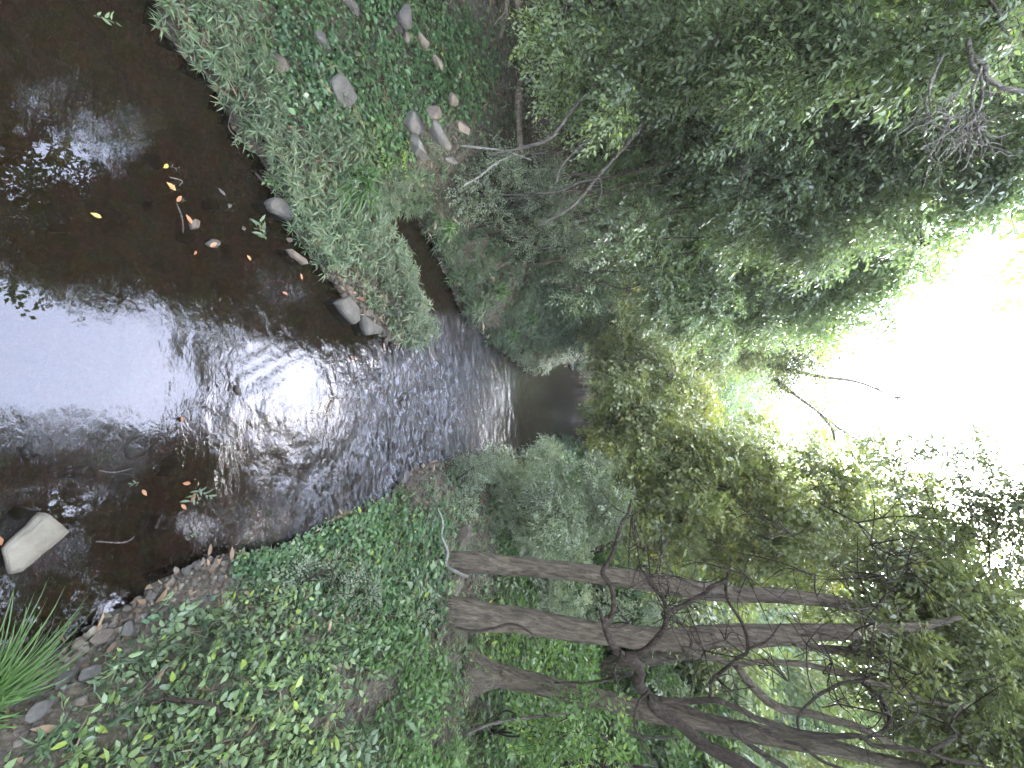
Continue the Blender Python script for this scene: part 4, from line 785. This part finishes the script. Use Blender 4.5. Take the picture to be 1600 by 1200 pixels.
stick('bare_sapling', 'curved bare stem rising from the terrace at the right edge', [TR([(935, 1140), (950, 1160), (965, 1180), (985, 1200), (1000, 1230)], 3.6, 3.4, [6, 6, 6, 7, 7]), TR([(950, 1130), (985, 1145), (1020, 1152), (1060, 1150)], 4, 3.8, [4, 5, 4, 3])], BARKG, 'sapling')
stick('dark_climber', 'dark vine-like stem running up the side of the middle trunk', [TR([(712, 980), (740, 986), (770, 982), (800, 975), (830, 990), (840, 1015)], 3.3, 3.35, [4, 4, 4, 4, 3, 2])], BARKD, 'vine')
stick('dead_stick', 'pale forked dead sticks lying down the creeper of the left bank', [TR([(575, 75), (573, 100), (577, 125), (573, 150), (576, 195), (572, 215), (560, 235)], 3.0, 3.15, [4, 5, 4, 4, 4, 4, 2]), TR([(576, 95), (582, 115), (578, 135)], 3.0, 3.02, [3, 3, 2]), TR([(574, 105), (567, 120), (562, 130)], 3.0, 3.0, [3, 3, 2]), TR([(575, 200), (585, 225), (580, 270), (583, 282)], 3.1, 3.15, [3, 3, 4, 3]), TR([(576, 150), (583, 170), (578, 200)], 3.0, 3.1, [4, 3, 2])], BARKG)
stick('dead_stick', 'thin arching twig above the creeper of the left bank', [TR([(588, 62), (602, 80), (606, 110), (615, 140), (622, 165), (628, 192)], 3.0, 3.2, [2, 2.5, 2, 2, 2, 1.5])], BARKG)
# dead tangled branch at the top left
dt = [TR([(1512, 60), (1518, 85), (1540, 105), (1541, 120), (1567, 137), (1600, 143), (1640, 150)], 3.1, 3.1, [7, 8, 9, 8, 7, 6, 6])]
for pts, wv in [([(1516, 82), (1520, 105), (1530, 113), (1533, 105)], [7, 8, 5, 4]), ([(1533, 106), (1520, 140), (1520, 165), (1522, 182)], [5, 4, 4, 4]), ([(1532, 110), (1535, 150), (1530, 170), (1522, 184)], [4, 4, 3, 4]), ([(1522, 112), (1505, 135), (1485, 155), (1475, 175), (1480, 195)], [4, 3, 3, 3, 2]),
                ([(1466, 85), (1460, 120), (1448, 150), (1446, 165), (1456, 193), (1475, 205)], [3, 3, 4, 4, 3, 2]), ([(1475, 85), (1462, 110), (1452, 140), (1455, 180)], [3, 3, 3, 2]), ([(1445, 160), (1430, 180), (1432, 200), (1450, 206)], [3, 2, 2, 2]), ([(1522, 184), (1528, 210), (1535, 225), (1560, 232), (1580, 240)], [5, 4, 3, 2, 2]),
                ([(1520, 186), (1508, 205), (1495, 230), (1470, 255)], [4, 3, 2, 1]), ([(1522, 186), (1510, 215), (1505, 235), (1520, 245)], [3, 3, 2, 2]), ([(1541, 120), (1545, 140), (1547, 158)], [3, 3, 2]), ([(1546, 0), (1560, 20), (1566, 42), (1578, 55)], [5, 5, 4, 3]), ([(1560, 55), (1580, 35), (1610, 10)], [2, 2, 3])]:
    dt.append(TR(pts, 3.1, 3.0, wv))
for _ in range(55):
    s0 = (rng.choice([1450, 1475, 1500, 1520, 1530, 1490], 1)[0] + rng.normal() * 8, 190 + rng.normal() * 18); pts = [s0]; a_ = rng.uniform(0, 6.28)
    for j in range(6): a_ += rng.normal() * .75; pts.append((pts[-1][0] + 11 * math.cos(a_), pts[-1][1] + 11 * math.sin(a_) + 3))
    Y_ = 3.02 + rng.normal() * .07; dt.append(TR(pts, Y_, Y_ + rng.normal() * .12, [2.2, 1.8, 1.4, 1]))
stick('dead_branch', 'tangle of bleached curly dead twigs hanging in the upper left corner', dt, BARKW, 'dead branch', sides=5)

# ------------------------------------------------------------------ stones
import bmesh
def ico(lv):
    bm = bmesh.new(); bmesh.ops.create_icosphere(bm, subdivisions=lv, radius=1); V = np.array([v.co[:] for v in bm.verts]); T = np.array([[v.index for v in f.verts] for f in bm.faces]); bm.free(); return V, T
ICO = {k: ico(k) for k in (1, 2, 3, 4, 5)}
def rock_v(lv, dims, cuts=7, rough=.06, seed=0):
    r = np.random.default_rng(seed); V = ICO[lv][0].copy()
    for _ in range(cuts):
        n_ = nrm(r.normal(size=3)); c_ = r.uniform(.45, .8); d_ = V @ n_ - c_; V -= np.clip(d_, 0, None)[:, None] * n_
    V *= 1 + rough * fbm(V * 2.1 + seed * 3.7, 4)[:, None]
    V /= np.abs(V).max(0)
    return V * np.array(dims) / 2
def rock(label, c, dims, rz=0, m=STG, name='rock', cuts=7, lv=4, seed=None, tilt=(0, 0), group=None, cat='rock'):
    seed = seed if seed is not None else int(rng.integers(1e6))
    V = rock_v(lv, dims, cuts, .05, seed)
    return link(name, mesh_of(name, V, ICO[lv][1], None, np.zeros(len(V)), m, lv < 4 or cuts < 5), label=label, cat=cat, group=group, loc=c, rot=(tilt[0], tilt[1], rz))
def rock_px(label, x, y, wpx, lpx, rz=0, m=STG, z=None, hfac=.5, sink=.25, **kw):
    """stone covering about wpx across the picture's y and lpx along its x"""
    zz_ = 0.0 if z is None else z; p = QZ(x, y, zz_)
    for _ in range(3): 
        if z is None: zz_ = max(H1(p[0], p[1]), 0); p = QZ(x, y, zz_)
    wpx *= .86; lpx *= .86; t = tdepth(x, p[1]); w_ = wpx * t / F; dep = max(abs(ray(x, y)[2]) / np.linalg.norm(ray(x, y)), .3)
    l_ = lpx * t / F / dep * .85; h_ = min(w_, l_) * hfac
    return rock(label, (p[0], p[1], zz_ + h_ * (.5 - sink)), (w_, l_, h_), rz, m, **kw)
# near slab: a broken flat block lying in the pool
def slab(label, corners, z0, z1, m, name='rock'):
    bm = bmesh.new(); top = [bm.verts.new((*QZ(x, y, z_)[:2], z_)) for (x, y), z_ in zip(corners, z1)]; cen = np.mean([np.array(v.co) for v in top], 0)
    bot = [bm.verts.new((v.co.x + (v.co.x - cen[0]) * .06, v.co.y + (v.co.y - cen[1]) * .06, z0)) for v in top]
    bm.faces.new(top); bm.faces.new(bot[::-1])
    for i in range(len(top)): bm.faces.new((top[i - 1], bot[i - 1], bot[i], top[i]))
    bmesh.ops.recalc_face_normals(bm, faces=bm.faces)
    bmesh.ops.bevel(bm, geom=bm.edges[:], offset=.004, segments=2, affect='EDGES')
    bmesh.ops.triangulate(bm, faces=bm.faces); bmesh.ops.subdivide_edges(bm, edges=bm.edges[:], cuts=4, use_grid_fill=True)
    V = np.array([v.co[:] for v in bm.verts]); bm.verts.index_update()
    for v, q in zip(bm.verts, V + (fbm(V * 14, 3) * .0035 - .018 * np.clip(fbm(V * 6 + 5, 2) - .45, 0, 1))[:, None] * np.array([1, 1, .8])): v.co = Vector(q - cen)
    me = bpy.data.meshes.new(name); bm.to_mesh(me); bm.free(); me.materials.append(m)
    for p_ in me.polygons: p_.use_smooth = True
    return link(name, me, label=label, cat='rock', loc=cen)
slab('large sandy block lying half out of the near pool', [(15, 862), (75, 802), (113, 832), (34, 893), (16, 898)], -.2, [.05, .075, .05, .03, .02], STS)
slab('grey wedge of stone jutting into the pool from the grassy spit', [(530, 472), (548, 462), (562, 480), (564, 500), (556, 507), (541, 490)], -.1, [.07, .08, .08, .06, .05, .06], STG)
slab('flat triangular stone at the tip of the grassy spit', [(570, 492), (602, 515), (594, 521), (575, 524), (571, 512)], -.1, [.09, .07, .06, .05, .06], STG)
slab('long grey slab half in water below the leafy sprig', [(422, 315), (432, 308), (446, 312), (460, 335), (459, 344), (444, 338), (424, 330)], -.12, [.06, .08, .09, .08, .07, .05, .03], STG)
slab('narrow tan slab at the water line under the yellowish grass', [(449, 392), (456, 388), (480, 405), (483, 412), (474, 414)], -.1, [.02, .05, .05, .04, .02], STT)
RK = [('small tan stone tucked beside the jutting wedge', 565, 478, 12, 16, STT, .03), ('wet block behind the jutting wedge', 536, 472, 14, 14, STW, .0), ('brown boulder at the head of the spit', 574, 489, 14, 16, STT, None),
 ('bluish dark rock at the foot of the grass tussock', 577, 350, 26, 18, STW, .0), ('rounded grey stone bedded in grass on the spit', 617, 487, 26, 22, STG, None),
 ('tan boulder half hidden in creeper near the top left', 432, 103, 38, 26, STT, None), ('large grey boulder in the creeper of the left bank', 526, 142, 58, 34, STG, None), ('dark lower part of a boulder below the large grey one', 530, 180, 26, 24, STG, None),
 ('small pointed stone in the creeper left of the grey boulder', 499, 62, 28, 14, STG, None), ('grey boulder cut by the top edge of the picture', 546, 8, 24, 26, STG, None),
 ('rounded grey boulder under the upper left shrubs', 630, 28, 36, 26, STG, None), ('small grey stone below the rounded boulder', 626, 45, 16, 14, STG, None), ('upright stone wedged beneath the rounded boulder', 634, 58, 18, 9, STT, None),
 ('round flat grey stone standing clear on the left bank', 651, 232, 30, 30, STG, None), ('dark angular stone above the round flat one', 642, 193, 32, 26, STG, None), ('tan slab lying uphill on the dry left bank', 676, 177, 22, 28, STT, None), ('big dark stone among dry leaves on the left bank', 684, 212, 36, 32, STG, None),
 ('tan square stone beside dry leaves under the wood', 721, 200, 22, 20, STT, None), ('reddish brick-shaped stone above the grass tussock', 533, 250, 26, 13, STT, None), ('low grey stone in grass left of the reddish one', 471, 222, 18, 16, STG, None), ('pale stone beneath the tussock at the side channel', 618, 308, 26, 12, STG, None),
 ('brown stone at the top of the dry slope', 660, 65, 22, 16, STT, None), ('small stone near the hollow under the left wood', 703, 250, 14, 24, STG, None), ('flat brown stone in the upper dry slope', 682, 98, 16, 14, STT, None), ('light stone on the dry slope near the hollow', 705, 155, 20, 12, STT, None),
 ('small pink stone at the edge below the sapling sprig', 451, 375, 10, 10, STT, .0), ('grey stone on the far left bank at the bend', 892, 573, 9, 8, STG, None), ('pale stone on the far right waterline', 840, 694, 9, 8, STG, None),  ('second pale stone on the far right waterline', 850, 690, 8, 7, STG, None),
 ('small brown rock splitting the current in mid-stream', 370, 610, 22, 11, STT, .0), ('wet pointed stone with orange leaves in the left pool', 300, 350, 26, 18, STT, -.005), ('flat lilac-grey stone carrying an orange leaf', 331, 382, 18, 26, STG, .0), ('small wet stone at the corner of the shallow pool', 345, 300, 8, 14, STW, -.01), ('wet pebble-like stone near the leafy sprig', 357, 320, 14, 8, STW, -.01), ('small pinkish stone in the shallows by the bank', 378, 357, 10, 10, STT, -.01),
 ('long tan stone lying along the right shingle', 157, 995, 26, 44, STT, None), ('broad grey stone on the right shingle', 198, 985, 34, 30, STG, None), ('small upright tan stone at the top of the shingle', 274, 892, 20, 10, STT, None), ('grey boulder behind the long tan stone', 140, 1050, 34, 32, STG, None), ('dark flat stone by the near tussock', 98, 1060, 26, 40, STG, None),
 ('pale stone half buried near the bottom edge', 60, 1110, 30, 36, STG, None), ('brown boulder between gravel and shrubs', 127, 1095, 18, 16, STT, None), ('narrow stone slab above the tussock', 112, 1030, 14, 40, STT, None), ('small grey boulder by the right waterline', 134, 981, 12, 14, STG, None),
 ('exposed brown clay boulder at the foot of the first trunk', 718, 842, 42, 30, STT, None), ('pale weathered root-bound stone between the trunks', 703, 912, 42, 36, STT, None), ('stone in the bare soil patch on the right bank', 600, 1110, 20, 22, STG, None), ('second stone in the bare soil patch', 540, 1120, 16, 18, STG, None),
 ('wet stump of rock at the right end of the riffle', 628, 745, 26, 20, STW, .02), ('dark stone breaking the surface of the riffle', 628, 630, 12, 9, STW, .0)]
for lab, x, y, wp, lp, m_, z_ in RK:
    rock_px(lab, x, y, wp, lp, rng.uniform(-.7, .7), m_, z_, hfac=.85, sink=.3, lv=4 if wp > 20 else 3, cuts=8)
# stones under the water
for x, y, wp, lp in [(178, 360, 34, 24), (225, 695, 30, 60), (130, 740, 44, 24), (255, 735, 24, 26), (340, 690, 34, 30), (330, 320, 24, 26), (355, 392, 30, 20), (290, 370, 24, 34), (250, 820, 30, 40), (60, 560, 30, 30), (235, 320, 16, 24), (270, 720, 24, 30), (190, 760, 30, 50), (60, 700, 40, 40), (490, 545, 16, 16), (450, 400, 20, 18), (240, 250, 22, 30), (90, 350, 40, 40)]:
    zb = H1(*QZ(x, y, -.15)[:2]); p = QZ(x, y, zb + .04); t = tdepth(x, p[1])
    rock('blurred orange-brown stone lying under the clear shallow water', (p[0], p[1], zb + .03), (wp * t / F, lp * t / F * .9, .10), rng.uniform(0, 3), STB, 'submerged_stone', 6, 3, group='stones under the water')
# shingle on the right waterline: the larger pebbles one by one, the rest joined
pm = [mesh_of('pebble', rock_v(2, (1, 1.3, .6), 6, .05, s), ICO[2][1], None, None, mm, True) for s, mm in zip(range(9), [STG, STT, STW, STT, STT, STS, STG, STT, STS])]
pi_ = rng.permutation(pick(zc['gravel'] & (dG > -.02) & (dG < .55), .5))[:290]
for i in pi_:
    s_ = rng.uniform(.014, .038) * (1.6 if rng.random() < .08 else 1); o = link('pebble', pm[int(rng.integers(9))], label='loose rounded pebble among many along the right waterline', cat='pebble', group='pebbles on the right shingle', loc=G[i] + np.array([0, 0, s_ * .15]), rot=(rng.normal() * .2, rng.normal() * .2, rng.uniform(0, 6)))
    o.scale = (s_, s_, s_)
GB = Buf(); gi = pick((zc['gravel'] & (dG > -.05)) | (zc['dry'] & (dG > .0) & (tG < 6)) | (zc['shrub'] & (dG < .3)), .8)
gi = rng.permutation(gi)[:5500]
V1, T1 = ICO[1]
sz = rng.uniform(.006, .017, len(gi)) * np.clip(tG[gi] / 2.2, 1, 2); an = rng.uniform(0, 6.28, len(gi)); c_, s_ = np.cos(an), np.sin(an)
VV = V1[None] * np.array([1, 1.4, .55]) * (1 + .25 * rng.normal(size=(len(gi), len(V1), 1))); VV = np.stack([VV[..., 0] * c_[:, None] - VV[..., 1] * s_[:, None], VV[..., 0] * s_[:, None] + VV[..., 1] * c_[:, None], VV[..., 2]], -1) * sz[:, None, None] + G[gi][:, None]
GB.add(VV.reshape(-1, 3), (np.arange(len(gi))[:, None, None] * len(V1) + T1[None]).reshape(-1, 3), None, .5)
link('gravel', GB.mesh('gravel', STT, True), label='fine brown gravel between the stones of the right shingle', cat='gravel', kind='stuff')

# ------------------------------------------------------------------ grass tussocks
def tussock(label, c, n, Lb, Wb, tint, lean=(0, 0), parts=True, spread=.8, name='grass_tussock', mt='grass'):
    root = link(name, None, label=label, cat='grass tuft', loc=c); joined = Buf()
    for i in range(n):
        a = rng.uniform(0, 6.28); el = rng.uniform(.35, 1.45); L_ = Lb * rng.uniform(.55, 1.1); k = np.linspace(0, 1, 8)
        d = np.array([math.cos(a) * spread + lean[0], math.sin(a) * spread + lean[1]]) * math.cos(el); z = L_ * (math.sin(el) * k - (.75 * k ** 2.2) * rng.uniform(.5, 1.1))
        P_ = np.column_stack([d[0] * L_ * k * 1.1 + rng.normal() * .03, d[1] * L_ * k * 1.1 + rng.normal() * .03, z]); sd = np.array([-math.sin(a), math.cos(a), .15])
        wv = Wb * (1 - k ** 2.5) * .5 + .0004; V = np.concatenate([P_ + sd * wv[:, None], P_ - np.array([0, 0, 1]) * wv[:, None] * .35, P_ - sd * wv[:, None]])
        q = np.arange(7); Qd = np.concatenate([np.stack([q, q + 1, q + 9, q + 8], 1), np.stack([q + 8, q + 9, q + 17, q + 16], 1)])
        tn = np.full(len(V), np.clip(tint + rng.normal() * .16, 0, 1))
        if parts: link('blade', mesh_of('blade', V, None, Qd, tn, LM[mt]), root)
        else: joined.add(V, None, Qd, tn)
    if not parts: link('blades', joined.mesh('blades', LM['lime']), root)
    return root
def T_px(label, x, y, n, Lpx, Wpx, tint, **kw):
    p = QZ(x, y, .1)
    for _ in range(3): z_ = max(H1(p[0], p[1]), .0); p = QZ(x, y, z_)
    t = tdepth(x, p[1]); return tussock(label, (p[0], p[1], z_ - .01), n, Lpx * t / F, Wpx * t / F, tint, **kw)
T_px('big pale grass tussock spilling in at the bottom left corner of the frame', -55, 1120, 300, 150, 2.8, .5, lean=(-.5, .3), mt='tuft')
T_px('lush dark green grass tussock drooping over the side channel', 556, 275, 290, 80, 2.4, .1, lean=(.55, -.1), mt='tuft')
for lab, x, y, n_, L_ in [('dark grass clump at the near end of the riffle on the right bank', 622, 778, 90, 42), ('dark spiky clump between the twiggy bush and the grey-green bush', 765, 755, 90, 32), ('small green clump at the mouth of the side channel', 700, 432, 90, 30), ('green clump on the far bank above the side channel', 715, 440, 80, 30), ('green grass clump up the left bank beyond the channel', 782, 455, 110, 36), ('tufted grass on the left bank near the bend', 830, 500, 90, 30), ('second tuft near the bend on the left bank', 800, 520, 90, 28), ('grass tuft under the bluish shrub', 640, 320, 60, 36), ('upper grass tuft beside the bluish shrub', 700, 355, 80, 34)]:
    T_px(lab, x, y, n_, L_, 1.8, .35, parts=False, name='grass_tuft')

# ------------------------------------------------------------------ floating leaves and scraps
FL = [('yellow leaf', 263, 257, 10, .95), ('orange leaf', 265, 295, 9, .3), ('yellow-orange leaf', 275, 298, 13, .7), ('bright orange leaf', 276, 315, 11, .25), ('small orange leaf resting on the pointed wet stone', 300, 350, 12, .3), ('orange leaf resting on the lilac-grey stone', 328, 385, 11, .2), ('tiny orange leaf by the lilac-grey stone', 307, 392, 7, .3), ('orange leaf drifting beside the grassy spit', 472, 437, 8, .4), ('rust leaf drifting in the dark pool', 441, 456, 8, .2), ('orange leaf by the bank sprig', 406, 350, 8, .5), ('red leaf stuck between the spit stones', 570, 468, 12, .05), ('long pale orange leaf at the far left water', 3, 852, 22, .3),
      ('orange scrap near the right shallows', 298, 755, 11, .3), ('orange leaf near the right shallows', 305, 770, 12, .35), ('orange leaf by the floating sprig', 283, 788, 10, .3), ('brown leaf under the floating twig', 286, 660, 9, .2), ('yellow leaf on the left pool', 159, 340, 12, .95), ('pale leaf on the left pool', 392, 407, 8, .6), ('orange leaf by the sunken stick', 222, 765, 10, .4), ('rust leaf at the riffle edge', 405, 857, 12, .2), ('small leaf at the riffle head', 600, 545, 8, .1), ('tan leaf in the centre channel', 548, 556, 8, .3)]
for lab, x, y, s_, tn in FL:
    on = 'stone' in lab; p = QZ(x, y, .075 if on else .012); t = tdepth(x, p[1]); Lf = s_ * t / F; B = Buf(); a = rng.uniform(0, 6.28)
    leaves(B, np.zeros((1, 3)), np.array([[math.cos(a), math.sin(a), .05]]), np.array([[.1, .1, 1.]]), Lf * 1.25, Lf * .6, tn, droop=-.06)
    link('fallen_leaf', B.mesh('fallen_leaf', LM['orange']), label=lab if len(lab.split()) > 3 else lab + ' floating in the left pool', cat='leaf', loc=p)
for lab, x, y, n_, sp in [('floating green sprig with narrow leaves near the top left', 150, 25, 8, 30), ('small floating sprig of pale narrow leaves in the right shallows', 312, 765, 10, 26), ('half-sunk leafy sprig trailing beside the long grey slab', 415, 375, 16, 26), ('green two-leaf scrap near the orange leaves', 268, 262, 3, 12), ('pair of green leaves beside the orange leaves', 281, 308, 3, 12), ('green maple-like scrap by the sunken stick', 217, 752, 4, 12), ('leaf cluster hanging at the left bank waterline', 370, 213, 12, 16), ('seedling leaves standing in the right shallows', 306, 838, 5, 14)]:
    p = QZ(x, y, .02); t = tdepth(x, p[1]); s_ = sp * t / F; B = Buf(); T2 = Buf()
    for j in range(max(1, n_ // 5)): sprays(B, T2, np.zeros((1, 3)) + rng.normal(size=(1, 3)) * .01, np.array([[rng.normal(), rng.normal(), .15]]), s_, min(n_, 6), s_ * .55, s_ * .16, .6, hang=.05)
    B.V = [np.maximum(v, np.array([-9, -9, -.006])) for v in B.V]; r_ = link('floating_sprig', None, label=lab, cat='sprig', loc=p); link('leaves', B.mesh('leaves', LM['grass']), r_); link('stem', T2.mesh('stem', BARKG), r_)
for lab, pts in [('thin pale stick floating past the orange stones', [(155, 735), (175, 738), (190, 736), (207, 732)]), ('crooked twig lying in the right shallows', [(150, 846), (190, 848), (205, 843), (210, 838)]), ('thin curling twig trailing from the orange leaves', [(276, 318), (283, 335), (286, 350), (286, 364)]), ('curved vine tip dipping in at the left waterline', [(300, 100), (320, 112), (350, 140), (362, 168), (357, 195), (365, 210), (385, 222)]), ('forked twig above the orange leaves', [(265, 277), (278, 280), (285, 284), (280, 290)]), ('long thin twig lying across the near right bank', [(180, 1110), (215, 1085), (300, 1010), (390, 985)])]:
    z_ = .02 if 'bank' not in lab else .35; P_ = np.array([QZ(x, y, z_) for x, y in pts]); B = Buf(); tube(B, P_, [.0035, .004, .003, .0015] if len(pts) == 4 else .003, 5, 5)
    link('twig', B.mesh('twig', BARKG, True, P_[0]), label=lab, cat='twig', loc=P_[0])
V_ = sum(len(o.data.polygons) for o in bpy.data.objects if o.type == 'MESH'); print('polygons incl. shared', V_)
for me in bpy.data.meshes:
    if me.users == 0: bpy.data.meshes.remove(me)
print('unique polygons', sum(len(m.polygons) for m in bpy.data.meshes), 'objects', len(bpy.data.objects))
# ------------------------------------------------------------------ haze volume added to lift the dark shadows and veil the distance
hm, nt, o = mat('haze'); pv = nd(nt, 'ShaderNodeVolumePrincipled'); pv.inputs['Color'].default_value = (.93, .95, .97, 1); pv.inputs['Density'].default_value = .0019; pv.inputs['Anisotropy'].default_value = .2
nt.links.new(pv.outputs[0], o.inputs['Volume'])
bx = np.array([(x, y, z) for x in (-245, 245) for y in (-245, 255) for z in (-3, 24)], float)
me = mesh_of('haze', bx, None, [[0, 1, 3, 2], [4, 6, 7, 5], [0, 4, 5, 1], [2, 3, 7, 6], [0, 2, 6, 4], [1, 5, 7, 3]], None, hm)
link('haze', me, kind='stuff', label='thin haze added over the whole creek to lift the shadows', cat='haze')
